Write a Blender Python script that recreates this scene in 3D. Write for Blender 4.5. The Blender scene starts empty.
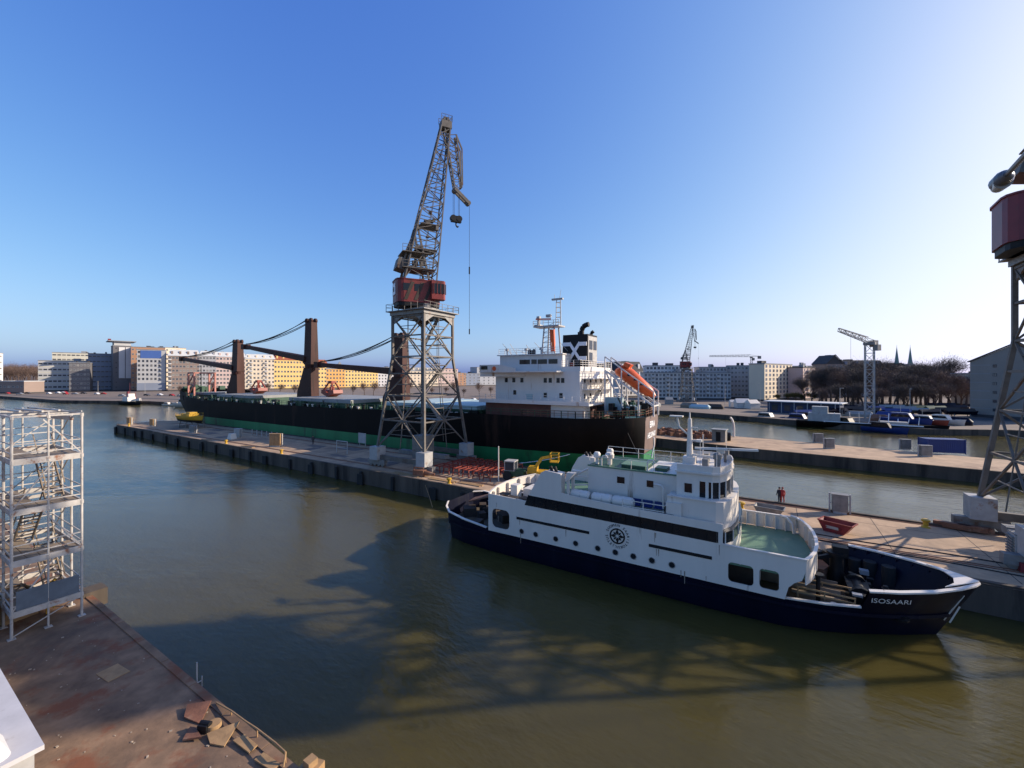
import bpy, bmesh, math, random
from mathutils import Vector, Matrix
PI = math.pi
C = bpy.context.scene.collection
SC = bpy.context.scene

# ------------------------------------------------------------------ camera
# World axes: X runs along the jetty (towards its root), Y across the basin.
# The camera stands on an upper floor over the near quay, turned 31.6 degrees left of +Y.
YAW = math.atan2(420.0, 682.0)
cam = bpy.data.cameras.new('camera'); co = bpy.data.objects.new('camera', cam); C.objects.link(co)
co.location = (0, 0, 16.0)
co.rotation_euler = (PI/2, 0, YAW)
cam.sensor_width = 36; cam.lens = 36*420/1024.0
cam.shift_y = -8/1024.0
cam.clip_start = 0.1; cam.clip_end = 9000
SC.camera = co
CA, SA = math.cos(YAW), math.sin(YAW)
# ------------------------------------------------------------------ sky and sun
SUN_EL = 23.0; SUN_AZ = 50.5            # azimuth clockwise from +Y
w = bpy.data.worlds.new('World'); SC.world = w; w.use_nodes = True
nt = w.node_tree; nt.nodes.clear()
sky = nt.nodes.new('ShaderNodeTexSky'); sky.sky_type = 'NISHITA'; sky.sun_disc = False
sky.sun_elevation = math.radians(SUN_EL); sky.sun_rotation = math.radians(SUN_AZ)
sky.altitude = 0; sky.air_density = 0.8; sky.dust_density = 2.0; sky.ozone_density = 2.0
bg = nt.nodes.new('ShaderNodeBackground'); bg.inputs[1].default_value = 0.15
wo = nt.nodes.new('ShaderNodeOutputWorld')
# the camera's rendering of a clear spring sky: deeper blue away from the sun, white (not yellow) round it
sp_ = nt.nodes.new('ShaderNodeSeparateColor'); cb_ = nt.nodes.new('ShaderNodeCombineColor'); nt.links.new(sky.outputs[0], sp_.inputs[0])
for i_, (g_, k_, c_) in enumerate(((1.26,.60,4.8),(1.05,.86,5.4),(.49,2.05,12.0))):
    src_ = sp_.outputs[i_]
    if i_ == 2:
        for o_ in (0,1):
            q_ = nt.nodes.new('ShaderNodeMath'); q_.operation = 'MAXIMUM'; nt.links.new(src_, q_.inputs[0]); nt.links.new(sp_.outputs[o_], q_.inputs[1]); src_ = q_.outputs[0]
    n_ = []
    for op_, v_ in (('POWER',g_),('MULTIPLY',k_)):
        q_ = nt.nodes.new('ShaderNodeMath'); q_.operation = op_; q_.inputs[1].default_value = v_; n_.append(q_)
    nt.links.new(src_, n_[0].inputs[0]); nt.links.new(n_[0].outputs[0], n_[1].inputs[0]); 
    d_ = []                                             # soft shoulder towards the sun: v / sqrt(1 + (v/c)^2)
    for op_, v_ in (('DIVIDE',c_),('POWER',2.0),('ADD',1.0),('POWER',.5)):
        q_ = nt.nodes.new('ShaderNodeMath'); q_.operation = op_; q_.inputs[1].default_value = v_
        nt.links.new(d_[-1].outputs[0] if d_ else n_[1].outputs[0], q_.inputs[0]); d_.append(q_)
    q_ = nt.nodes.new('ShaderNodeMath'); q_.operation = 'DIVIDE'; nt.links.new(n_[1].outputs[0], q_.inputs[0]); nt.links.new(d_[-1].outputs[0], q_.inputs[1]); nt.links.new(q_.outputs[0], cb_.inputs[i_])
nt.links.new(cb_.outputs[0], bg.inputs[0]); nt.links.new(bg.outputs[0], wo.inputs[0])
sl = bpy.data.lights.new('sun', 'SUN'); so = bpy.data.objects.new('sun', sl); C.objects.link(so)
sl.energy = 4.6; sl.angle = math.radians(0.53); sl.color = (1.0, 0.86, 0.70)
el, az = math.radians(SUN_EL), math.radians(SUN_AZ)
sundir = Vector((math.sin(az)*math.cos(el), math.cos(az)*math.cos(el), math.sin(el)))
so.rotation_euler = sundir.to_track_quat('Z', 'Y').to_euler()
so.location = sundir*300
SC.view_settings.view_transform = 'Standard'; SC.view_settings.look = 'None'
SC.view_settings.exposure = 0.65; SC.view_settings.gamma = 1.0

# ------------------------------------------------------------------ helpers
def W(px, d, z=None):
    """ground point on the bearing of photo column px at forward distance d"""
    X = (px-512)/420.0*d
    p = (CA*X - SA*d, SA*X + CA*d)
    return p if z is None else Vector((p[0], p[1], z))
def zy(y, d): return 16 + (376-y)*d/420.0

class MB:
    def __init__(s): s.v = []; s.f = []; s.m = []; s.cur = 0
    def add(s, vs, fs):
        n = len(s.v); s.v += [tuple(p) for p in vs]
        for f in fs: s.f.append(tuple(i+n for i in f)); s.m.append(s.cur)
        return s
    def mat(s, i): s.cur = i; return s
    def box(s, x0, x1, y0, y1, z0, z1):
        return s.add([(x0,y0,z0),(x1,y0,z0),(x1,y1,z0),(x0,y1,z0),(x0,y0,z1),(x1,y0,z1),(x1,y1,z1),(x0,y1,z1)],
            [(0,3,2,1),(4,5,6,7),(0,1,5,4),(1,2,6,5),(2,3,7,6),(3,0,4,7)])
    def cbox(s, c, dx, dy, dz, rz=0, rx=0, ry=0):
        M = Matrix.Translation(c) @ Matrix.Rotation(rz,4,'Z') @ Matrix.Rotation(ry,4,'Y') @ Matrix.Rotation(rx,4,'X')
        a, b, g = dx/2, dy/2, dz/2
        vs = [M @ Vector(p) for p in [(-a,-b,-g),(a,-b,-g),(a,b,-g),(-a,b,-g),(-a,-b,g),(a,-b,g),(a,b,g),(-a,b,g)]]
        return s.add(vs, [(0,3,2,1),(4,5,6,7),(0,1,5,4),(1,2,6,5),(2,3,7,6),(3,0,4,7)])
    def beam(s, p, q, w=.1, h=None, w2=None):
        h = h or w; w2 = w2 or w; k = w2/w
        p, q = Vector(p), Vector(q); d = q-p
        if d.length < 1e-6: return s
        d.normalize(); up = Vector((0,0,1)) if abs(d.z) < .95 else Vector((1,0,0))
        a = d.cross(up).normalized(); b = a.cross(d).normalized()
        vs = [p-a*w/2-b*h/2, p+a*w/2-b*h/2, p+a*w/2+b*h/2, p-a*w/2+b*h/2]
        vs += [q-a*w*k/2-b*h*k/2, q+a*w*k/2-b*h*k/2, q+a*w*k/2+b*h*k/2, q-a*w*k/2+b*h*k/2]
        return s.add(vs, [(0,1,2,3),(7,6,5,4),(0,4,5,1),(1,5,6,2),(2,6,7,3),(3,7,4,0)])
    def tube(s, p, q, r0, r1=None, n=8):
        r1 = r0 if r1 is None else r1
        p, q = Vector(p), Vector(q); d = (q-p)
        if d.length < 1e-6: return s
        d.normalize(); up = Vector((0,0,1)) if abs(d.z) < .95 else Vector((1,0,0))
        a = d.cross(up).normalized(); b = a.cross(d).normalized(); vs = []
        for o, r in ((p,r0),(q,r1)):
            for i in range(n):
                t = 2*PI*i/n; vs.append(o + a*r*math.cos(t) + b*r*math.sin(t))
        fs = [(i,(i+1)%n,n+(i+1)%n,n+i) for i in range(n)] + [tuple(range(n-1,-1,-1)), tuple(range(n,2*n))]
        return s.add(vs, fs)
    def path(s, pts, r, n=6):
        for a, b in zip(pts, pts[1:]): s.tube(a, b, r, r, n)
        return s
    def prism(s, pts, z0, z1, top=None):
        n = len(pts); top = top or pts
        vs = [(x,y,z0) for x,y in pts] + [(x,y,z1) for x,y in top]
        return s.add(vs, [tuple(range(n-1,-1,-1)), tuple(range(n,2*n))] + [(i,(i+1)%n,n+(i+1)%n,n+i) for i in range(n)])
    def extr(s, pts, vec):
        n = len(pts); v = Vector(vec); vs = [Vector(p) for p in pts]; vs += [p+v for p in vs]
        return s.add(vs, [tuple(range(n-1,-1,-1)), tuple(range(n,2*n))] + [(i,(i+1)%n,n+(i+1)%n,n+i) for i in range(n)])
    def lathe(s, prof, c=(0,0,0), n=16):
        vs = []
        for r, z in prof:
            for i in range(n):
                t = 2*PI*i/n; vs.append((c[0]+r*math.cos(t), c[1]+r*math.sin(t), c[2]+z))
        fs = []
        for k in range(len(prof)-1):
            for i in range(n): fs.append((k*n+i, k*n+(i+1)%n, (k+1)*n+(i+1)%n, (k+1)*n+i))
        fs.append(tuple(range(n-1,-1,-1))); fs.append(tuple(range((len(prof)-1)*n, len(prof)*n)))
        return s.add(vs, fs)
    def grid(s, rows, close=False):
        n = len(rows[0]); vs = [p for r in rows for p in r]; fs = []
        for k in range(len(rows)-1):
            for i in range(n-1): fs.append((k*n+i, k*n+i+1, (k+1)*n+i+1, (k+1)*n+i))
        return s.add(vs, fs)
    def rail(s, pts, h=1.0, step=1.5, r=.03, bars=(1.0,.55)):
        for a, b in zip(pts, pts[1:]):
            a, b = Vector(a), Vector(b); L = (b-a).length; n = max(1, round(L/step))
            for i in range(n+1):
                p = a.lerp(b, i/n); s.beam(p, p+Vector((0,0,h)), r*2)
            for k in bars: s.beam(a+Vector((0,0,h*k)), b+Vector((0,0,h*k)), r*1.6)
        return s
    def off(s, o):
        s.v = [(x-o[0], y-o[1], z-o[2]) for x,y,z in s.v]; return s
    def clusters(s):
        n = len(s.v); par = list(range(n))
        def fd(i):
            while par[i] != i: par[i] = par[par[i]]; i = par[i]
            return i
        for f in s.f:
            for j in f[1:]: par[fd(f[0])] = fd(j)
        isl = {}
        for k, f in enumerate(s.f): isl.setdefault(fd(f[0]), []).append(k)
        bb = []
        for fs in isl.values():
            vs = [s.v[i] for k in fs for i in s.f[k]]
            bb.append(([min(v[a] for v in vs)-.03 for a in range(3)], [max(v[a] for v in vs)+.03 for a in range(3)], fs))
        m = len(bb); p2 = list(range(m))
        def f2(i):
            while p2[i] != i: i = p2[i]
            return i
        for i in range(m):
            for j in range(i):
                if all(bb[i][0][a] <= bb[j][1][a] and bb[j][0][a] <= bb[i][1][a] for a in range(3)): p2[f2(i)] = f2(j)
        out = {}
        for i in range(m): out.setdefault(f2(i), []).extend(bb[i][2])
        res = []
        for fs in out.values():
            q = MB(); mp = {}
            for k in sorted(fs):
                for i in s.f[k]:
                    if i not in mp: mp[i] = len(q.v); q.v.append(s.v[i])
                q.f.append(tuple(mp[i] for i in s.f[k])); q.m.append(s.m[k])
            res.append(q)
        return res
    def build_split(s, name, mat, parent, smooth=False, local=False):
        """each separate piece becomes a part of its own"""
        return [q.build(name, mat, parent, smooth, local) for q in s.clusters()][0]
    def build(s, name, mat, parent=None, smooth=False, local=False, fixn=True):
        """local=False: coordinates are the world's and the parent thing is unrotated"""
        if parent is not None and not local: s.off(ORG[parent.name])
        me = bpy.data.meshes.new(name); me.from_pydata(s.v, [], s.f)
        for m in (mat if isinstance(mat, (list,tuple)) else [mat]): me.materials.append(m)
        me.polygons.foreach_set('material_index', s.m)
        if smooth:
            me.polygons.foreach_set('use_smooth', [True]*len(me.polygons))
        if fixn:
            bm = bmesh.new(); bm.from_mesh(me); bmesh.ops.recalc_face_normals(bm, faces=bm.faces); bm.to_mesh(me); bm.free()
        me.update()
        if smooth: me.set_sharp_from_angle(angle=math.radians(40))
        o = bpy.data.objects.new(name, me); C.objects.link(o)
        if parent is not None: o.parent = parent; ORG[o.name] = ORG.get(parent.name, (0,0,0))
        else: ORG[o.name] = (0,0,0)
        return o
ORG = {}
def thing(name, label, cat, loc=(0,0,0), rz=0, group=None, scale=1):
    o = bpy.data.objects.new(name, None); C.objects.link(o); o.empty_display_size = .3
    o.location = loc; o.rotation_euler = (0,0,rz); o.scale = (scale,)*3
    o['label'] = label; o['category'] = cat
    if group: o['group'] = group
    ORG[o.name] = tuple(loc)
    return o
def solo(mb, name, mat, label, cat, loc=None, group=None, smooth=False, rz=0):
    """a thing that is one mesh; loc is subtracted so the origin sits at its base"""
    if loc is not None and rz == 0: mb.off(loc)
    o = mb.build(name, mat, None, smooth)
    if loc is not None: o.location = loc; o.rotation_euler = (0,0,rz)
    o['label'] = label; o['category'] = cat
    if group: o['group'] = group
    return o
def struct(mb, name, mat, parent=None, smooth=False):
    o = mb.build(name, mat, parent, smooth)
    if parent is None: o['kind'] = 'structure'
    return o
def dup(root, loc, rz=0, label=None, scale=None, group=None):
    def cp(o, par):
        c = o.copy(); C.objects.link(c)
        if par is not None: c.parent = par
        for ch in list(o.children): cp(ch, c)
        return c
    r = cp(root, None); r.location = loc; r.rotation_euler = (0,0,rz)
    if scale: r.scale = scale if isinstance(scale,(tuple,list)) else (scale,)*3
    if label: r['label'] = label
    if group: r['group'] = group
    ORG[r.name] = tuple(loc)
    return r
def inst(src_mesh, name, parent, loc, rz=0, scale=None):
    o = bpy.data.objects.new(name, src_mesh); C.objects.link(o); o.parent = parent
    o.location = loc; o.rotation_euler = (0,0,rz)
    if scale: o.scale = scale
    return o
def curve_mesh(loops, extrude):
    """filled 2-D outline with holes -> (verts, faces) with thickness 2*extrude along z"""
    cu = bpy.data.curves.new('tmp', 'CURVE'); cu.dimensions = '2D'; cu.fill_mode = 'BOTH'; cu.extrude = extrude
    for lp in loops:
        sp = cu.splines.new('POLY'); sp.points.add(len(lp)-1); sp.use_cyclic_u = True
        for p, q in zip(sp.points, lp): p.co = (q[0], q[1], 0, 1)
    o = bpy.data.objects.new('tmp', cu); C.objects.link(o)
    bpy.context.view_layer.update()
    dg = bpy.context.evaluated_depsgraph_get(); me = o.evaluated_get(dg).to_mesh()
    vs = [tuple(v.co) for v in me.vertices]; fs = [tuple(p.vertices) for p in me.polygons]
    o.evaluated_get(dg).to_mesh_clear(); bpy.data.objects.remove(o); bpy.data.curves.remove(cu)
    return vs, fs
def text_mesh(txt, size, extrude=.01, align='CENTER', bold=0.0):
    cu = bpy.data.curves.new('tmp', 'FONT'); cu.body = txt; cu.size = size; cu.extrude = extrude
    cu.align_x = align; cu.align_y = 'CENTER'; cu.offset = bold; cu.resolution_u = 3
    o = bpy.data.objects.new('tmp', cu); C.objects.link(o)
    bpy.context.view_layer.update()
    dg = bpy.context.evaluated_depsgraph_get(); me = o.evaluated_get(dg).to_mesh()
    vs = [tuple(v.co) for v in me.vertices]; fs = [tuple(p.vertices) for p in me.polygons]
    o.evaluated_get(dg).to_mesh_clear(); bpy.data.objects.remove(o); bpy.data.curves.remove(cu)
    return vs, fs
def rrect(x0, x1, y0, y1, r, n=4):
    out = []
    for cx, cy, a0 in ((x1-r,y0+r,-PI/2),(x1-r,y1-r,0),(x0+r,y1-r,PI/2),(x0+r,y0+r,PI)):
        for i in range(n+1):
            a = a0 + PI/2*i/n; out.append((cx+r*math.cos(a), cy+r*math.sin(a)))
    return out

# ------------------------------------------------------------------ materials
def mat(name, col, rough=.6, metal=0., var=.25, scale=1.5, col2=None, amt=0., sc2=.35, bump=0., bscale=8., spec=.5, streak=False, col3=None, sc3=.15):
    m = bpy.data.materials.new(name); m.use_nodes = True; t = m.node_tree; L = t.links
    b = t.nodes['Principled BSDF']; b.inputs['Roughness'].default_value = rough; b.inputs['Metallic'].default_value = metal
    b.inputs['Specular IOR Level'].default_value = spec
    tc = t.nodes.new('ShaderNodeTexCoord'); co_ = tc.outputs['Object']
    if streak:
        mp = t.nodes.new('ShaderNodeMapping'); mp.inputs['Scale'].default_value = (1,1,.12); L.new(co_, mp.inputs[0]); co_s = mp.outputs[0]
    else: co_s = co_
    n1 = t.nodes.new('ShaderNodeTexNoise'); n1.inputs['Scale'].default_value = scale; n1.inputs['Detail'].default_value = 6
    n1.inputs['Roughness'].default_value = .62; L.new(co_s, n1.inputs['Vector'])
    r1 = t.nodes.new('ShaderNodeMapRange'); r1.inputs['From Min'].default_value = .25; r1.inputs['From Max'].default_value = .75
    r1.inputs['To Min'].default_value = 1-var; r1.inputs['To Max'].default_value = 1+var; L.new(n1.outputs['Fac'], r1.inputs['Value'])
    mx = t.nodes.new('ShaderNodeMix'); mx.data_type = 'RGBA'; mx.blend_type = 'MULTIPLY'; mx.inputs['Factor'].default_value = 1
    mx.inputs['A'].default_value = (*col, 1); L.new(r1.outputs[0], mx.inputs['B']); out = mx.outputs['Result']
    if col2 is not None:
        n2 = t.nodes.new('ShaderNodeTexNoise'); n2.inputs['Scale'].default_value = sc2; n2.inputs['Detail'].default_value = 8
        n2.inputs['Roughness'].default_value = .65; L.new(co_s, n2.inputs['Vector'])
        r2 = t.nodes.new('ShaderNodeMapRange'); r2.inputs['From Min'].default_value = .62-amt*.35; r2.inputs['From Max'].default_value = .72-amt*.35
        L.new(n2.outputs['Fac'], r2.inputs['Value'])
        m2 = t.nodes.new('ShaderNodeMix'); m2.data_type = 'RGBA'; L.new(r2.outputs[0], m2.inputs['Factor'])
        L.new(out, m2.inputs['A']); m2.inputs['B'].default_value = (*col2, 1); out = m2.outputs['Result']
    if col3 is not None:
        n3 = t.nodes.new('ShaderNodeTexNoise'); n3.inputs['Scale'].default_value = sc3; n3.inputs['Detail'].default_value = 9; n3.inputs['Roughness'].default_value = .7; n3.inputs['Distortion'].default_value = .6
        L.new(co_, n3.inputs['Vector'])
        r3 = t.nodes.new('ShaderNodeMapRange'); r3.inputs['From Min'].default_value = .50; r3.inputs['From Max'].default_value = .66; r3.inputs['To Max'].default_value = .8; L.new(n3.outputs['Fac'], r3.inputs['Value'])
        m3 = t.nodes.new('ShaderNodeMix'); m3.data_type = 'RGBA'; L.new(r3.outputs[0], m3.inputs['Factor']); L.new(out, m3.inputs['A']); m3.inputs['B'].default_value = (*col3, 1); out = m3.outputs['Result']
    L.new(out, b.inputs['Base Color'])
    if bump:
        nb = t.nodes.new('ShaderNodeTexNoise'); nb.inputs['Scale'].default_value = bscale; nb.inputs['Detail'].default_value = 6; L.new(co_, nb.inputs['Vector'])
        bp = t.nodes.new('ShaderNodeBump'); bp.inputs['Strength'].default_value = bump; bp.inputs['Distance'].default_value = .05
        L.new(nb.outputs['Fac'], bp.inputs['Height']); L.new(bp.outputs[0], b.inputs['Normal'])
    return m
M = {}
M['white']   = mat('white_paint', (.66,.60,.52), .4, var=.07, scale=.6, col2=(.27,.20,.145), amt=.02, sc2=1.1, streak=True, bump=.12, bscale=1.1, spec=.35)
M['shipwhite'] = mat('ship_white_paint', (.64,.61,.57), .45, var=.08, scale=.5, col2=(.33,.20,.12), amt=.04, sc2=.7, streak=True)
M['navy']    = mat('navy_hull_paint', (.004,.005,.015), .35, var=.35, scale=.5, col2=(.016,.016,.022), amt=.1, sc2=.5, streak=True, spec=.15, bump=.12, bscale=.9)
M['black']   = mat('black_paint', (.009,.009,.010), .55, var=.3, spec=.25)
M['hullblack'] = mat('black_hull_paint', (.006,.005,.005), .65, var=.4, scale=.25, col2=(.030,.016,.012), amt=.14, sc2=.3, streak=True, spec=.12, bump=.2, bscale=.5)
M['boot']    = mat('green_boot_paint', (.012,.17,.055), .6, var=.3, scale=.3, col2=(.02,.04,.02), amt=.1, sc2=.25, streak=True)
M['dglass']  = mat('dark_glass', (.010,.011,.014), .1, var=.1, spec=.4)
M['glass']   = mat('window_glass', (.035,.042,.055), .12, var=.3, scale=.5, spec=.6)
M['greendeck'] = mat('green_deck_paint', (.10,.19,.12), .6, var=.15, scale=.7, col2=(.17,.23,.14), amt=.15, sc2=.6)
M['greenpaint'] = mat('dark_green_paint', (.015,.06,.03), .5, var=.3)
M['browndeck'] = mat('worn_brown_deck', (.11,.08,.045), .75, var=.35, scale=1.2, col2=(.09,.10,.03), amt=.2)
M['steel']   = mat('weathered_grey_steel', (.20,.19,.175), .55, metal=.15, var=.3, scale=1.5, col2=(.16,.08,.045), amt=.1, sc2=.8)
M['steelpale'] = mat('pale_grey_steel_paint', (.36,.35,.33), .55, var=.2, scale=1.2, col2=(.22,.11,.06), amt=.02, sc2=.9)
M['cranegrey'] = mat('weathered_crane_paint', (.125,.108,.09), .65, var=.4, scale=.9, col2=(.10,.055,.035), amt=.12, sc2=.5)
M['galv']    = mat('white_painted_scaffold_steel', (.42,.39,.35), .55, var=.25, scale=2., col2=(.22,.10,.055), amt=.14, sc2=2.2)
M['rust']    = mat('rusty_steel', (.20,.085,.045), .8, var=.35, scale=2., col2=(.30,.18,.11), amt=.15, sc2=.9, bump=.3)
M['plate']   = mat('tan_rusted_plate', (.33,.20,.09), .75, var=.3, scale=1.8, col2=(.22,.10,.05), amt=.1, sc2=.9, bump=.2)
M['cranered'] = mat('red_crane_paint', (.17,.018,.013), .5, var=.35, scale=.7, col2=(.05,.015,.012), amt=.12, sc2=.5)
M['darkred'] = mat('dark_red_paint', (.17,.017,.024), .45, var=.25, scale=.7, col2=(.09,.03,.025), amt=.1, sc2=.3)
M['redpaint'] = mat('red_steel_paint', (.22,.035,.018), .5, var=.25, scale=1.)
M['orange']  = mat('orange_boat_paint', (.62,.10,.02), .4, var=.12, scale=.6)
M['cranebrown'] = mat('brown_deck_crane_paint', (.062,.026,.020), .55, var=.3, scale=.4, col2=(.03,.016,.013), amt=.12, sc2=.3, streak=True, spec=.15)
M['yellow']  = mat('yellow_paint', (.50,.29,.02), .45, var=.2, scale=1., col2=(.25,.13,.03), amt=0)
M['blue']    = mat('blue_container_paint', (.010,.032,.15), .45, var=.2, scale=.6)
M['hatch']   = mat('pale_teal_hatch_paint', (.36,.46,.45), .55, var=.15, scale=.3)
M['hatchgrey'] = mat('grey_hatch_paint', (.25,.25,.235), .6, var=.18, scale=.3)
M['rubber']  = mat('black_rubber', (.015,.015,.015), .85, var=.2)
M['tarp']    = mat('dark_brown_tarp', (.05,.035,.025), .8, var=.35, scale=1.)
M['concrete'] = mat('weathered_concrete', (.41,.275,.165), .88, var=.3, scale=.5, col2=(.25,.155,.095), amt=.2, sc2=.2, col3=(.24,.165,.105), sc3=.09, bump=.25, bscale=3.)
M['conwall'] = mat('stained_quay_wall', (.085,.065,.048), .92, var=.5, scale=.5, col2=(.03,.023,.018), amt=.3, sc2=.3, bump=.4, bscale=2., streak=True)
M['quay']    = mat('rust_stained_quay', (.20,.122,.07), .88, var=.5, scale=.9, col2=(.19,.068,.03), amt=.28, sc2=.5, col3=(.095,.062,.042), sc3=.22, bump=.25, bscale=4.)
M['gravel']  = mat('far_shore_gravel', (.17,.13,.10), .95, var=.3, scale=.05, col2=(.17,.12,.09), amt=.2, sc2=.02)
M['asphalt'] = mat('asphalt', (.05,.05,.052), .9, var=.25, scale=.2)
M['bark']    = mat('bare_twig_bark', (.085,.055,.042), .9, var=.3, scale=.2)
M['twig']    = mat('bare_red_brown_twigs', (.15,.098,.075), .9, var=.35, scale=.12)
M['twigd']   = mat('dark_bare_twigs', (.095,.07,.056), .9, var=.35, scale=.12)
M['wood']    = mat('grey_timber', (.22,.17,.12), .8, var=.3, scale=1.5)
M['skin']    = mat('skin', (.45,.26,.19), .5, var=.05)
M['cloth_dark'] = mat('dark_cloth', (.02,.022,.03), .85, var=.2)
M['cloth_red'] = mat('red_cloth', (.35,.03,.025), .85, var=.15)
M['hair']    = mat('hair', (.03,.02,.015), .6, var=.2)
M['signwhite'] = mat('white_lettering', (.78,.78,.78), .5, var=.03)
M['lampgrey'] = mat('lamp_housing_grey', (.12,.12,.13), .35, var=.06)
M['lens']    = mat('lamp_lens', (.28,.26,.23), .25, var=.05)
M['copper']  = mat('green_copper_spire', (.12,.20,.18), .6, var=.2)
def wall(name, c, var=.08, **k): return mat(name, c, .85, var=var, scale=.12, **k)
# ------------------------------------------------------------------ water
def water_mat():
    m = bpy.data.materials.new('harbour_water'); m.use_nodes = True; t = m.node_tree; L = t.links
    b = t.nodes['Principled BSDF']; b.inputs['IOR'].default_value = 1.333; b.inputs['Roughness'].default_value = .13; b.inputs['Specular IOR Level'].default_value = .5
    # turbid harbour water: light spreads sideways below the surface and softens shadows on it
    b.inputs['Subsurface Weight'].default_value = 1.0; b.inputs['Subsurface Radius'].default_value = (1.0,.9,.6); b.inputs['Subsurface Scale'].default_value = 4.5
    tc = t.nodes.new('ShaderNodeTexCoord')
    n0 = t.nodes.new('ShaderNodeTexNoise'); n0.inputs['Scale'].default_value = .03; n0.inputs['Detail'].default_value = 5; L.new(tc.outputs['Object'], n0.inputs['Vector'])
    cr = t.nodes.new('ShaderNodeMix'); cr.data_type = 'RGBA'; L.new(n0.outputs['Fac'], cr.inputs['Factor'])
    cr.inputs['A'].default_value = (.062,.049,.013,1); cr.inputs['B'].default_value = (.088,.071,.018,1); L.new(cr.outputs['Result'], b.inputs['Base Color'])
    def noise(scale, det, rot, sx):
        mp = t.nodes.new('ShaderNodeMapping'); mp.inputs['Rotation'].default_value = (0,0,rot); mp.inputs['Scale'].default_value = (sx,1,1)
        n = t.nodes.new('ShaderNodeTexNoise'); n.inputs['Scale'].default_value = scale; n.inputs['Detail'].default_value = det; n.inputs['Roughness'].default_value = .55
        L.new(tc.outputs['Object'], mp.inputs[0]); L.new(mp.outputs[0], n.inputs['Vector']); return n.outputs['Fac']
    a, c = noise(.55, 4, .5, .45), noise(3.4, 4, .15, .55)
    big = noise(.045, 3, .7, .5)
    ad = t.nodes.new('ShaderNodeMath'); ad.operation = 'MULTIPLY_ADD'; L.new(c, ad.inputs[0]); ad.inputs[1].default_value = .30; L.new(a, ad.inputs[2])
    st = t.nodes.new('ShaderNodeMapRange'); L.new(big, st.inputs['Value']); st.inputs['From Min'].default_value = .35; st.inputs['From Max'].default_value = .65
    st.inputs['To Min'].default_value = .25; st.inputs['To Max'].default_value = .75
    bp = t.nodes.new('ShaderNodeBump'); bp.inputs['Distance'].default_value = .16; L.new(st.outputs[0], bp.inputs['Strength'])
    L.new(ad.outputs[0], bp.inputs['Height']); L.new(bp.outputs[0], b.inputs['Normal'])
    return m
struct(MB().add([(-4500,-4500,0),(4500,-4500,0),(4500,4500,0),(-4500,4500,0)], [(0,1,2,3)]), 'water', water_mat())

# ------------------------------------------------------------------ near quay (left foreground)
q = MB().box(-700, -2, -60, 8.4, -3, 1.85); q.box(-700, -2, 8.0, 8.75, -3, 2.0)
nq = struct(q, 'quay', M['conwall'])
struct(MB().add([(-700,-60,2.0),(-2,-60,2.0),(-2,8.46,2.003),(-700,8.46,2.003)], [(0,1,2,3)]), 'quay_paving', M['quay'])
k = MB()
for i in range(46): k.box(-140+i*3.02, -140+i*3.02+2.98, 8.45, 8.77, 2.004, 2.05)
struct(k, 'kerb', M['quay'])
# ------------------------------------------------------------------ jetty in mid-picture
JF = [(-161,43.6),(-158,42.6),(-30,41.2),(75,40.0)]; JB = [(75,53.0),(-20,55.2),(-40,56.6),(-158,57.6),(-162,54)]
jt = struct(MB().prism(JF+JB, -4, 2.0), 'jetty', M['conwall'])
ins = [(-160.4,43.9),(-158,42.95),(-30,41.55),(75,40.35)], [(75,52.6),(-20,54.8),(-40,56.2),(-158,57.2),(-161.4,53.8)]
pts = ins[0]+ins[1]
struct(MB().add([(x,y,2.005) for x,y in pts], [tuple(range(len(pts)))]), 'jetty_paving', M['concrete'])
k = MB()
for a, b in zip(JF, JF[1:]): k.beam((a[0],a[1]+.18,2.08), (b[0],b[1]+.18,2.08), .36, .2)
for a, b in zip(JB[:4], JB[1:4]): k.beam((a[0],a[1]-.18,2.08), (b[0],b[1]-.18,2.08), .36, .2)
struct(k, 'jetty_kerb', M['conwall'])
k = MB()
for y in (44.35,44.75,55.05-1.2,55.45-1.2): k.box(-150,75,y-.05,y+.05,2.0,2.06)
struct(k, 'crane_rails', M['rust'])
k = MB(); rnd = random.Random(3)
for i in range(34):
    x = -157+i*6.6+rnd.uniform(-1.2,1.2); yf = 42.55+(x+158)*(-1.4/128) if x < -30 else 41.2-(x+30)*.0114
    k.box(x-.22, x+.22, yf-.30, yf-.02, -1, 1.75+rnd.uniform(-.3,.2))
    if i % 2 == 0: k.box(x-.6, x+.6, yf-.42, yf-.31, -.6, 1.5)
struct(k, 'fender_piles', M['rubber'], jt)
# slab joints and repaired patches
k = MB(); rnd = random.Random(9)
for i in range(37): x = -155+i*6.05; k.box(x-.03,x+.03,43.4 if x<-30 else 42,54 if x>-25 else 56,2.0055,2.009)
for y in (47.2,51.6): k.box(-155,74,y-.025,y+.025,2.0055,2.0085)
struct(k, 'slab_joints', M['tarp'], jt)
k = MB()
for i in range(26):
    zq = 2.0095+i*.0004
    x, y = rnd.uniform(-150,12), rnd.uniform(45.6,53); a, b = rnd.uniform(.8,3), rnd.uniform(.6,1.6); k.add([(x-a,y-b,zq),(x+a,y-b*rnd.uniform(.7,1),zq),(x+a*rnd.uniform(.7,1),y+b,zq),(x-a,y+b*.9,zq)],[(0,1,2,3)])
struct(k, 'repair_patches', mat('dark_repair_patch',(.16,.125,.10),.9,var=.35,scale=.8), jt)
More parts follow.
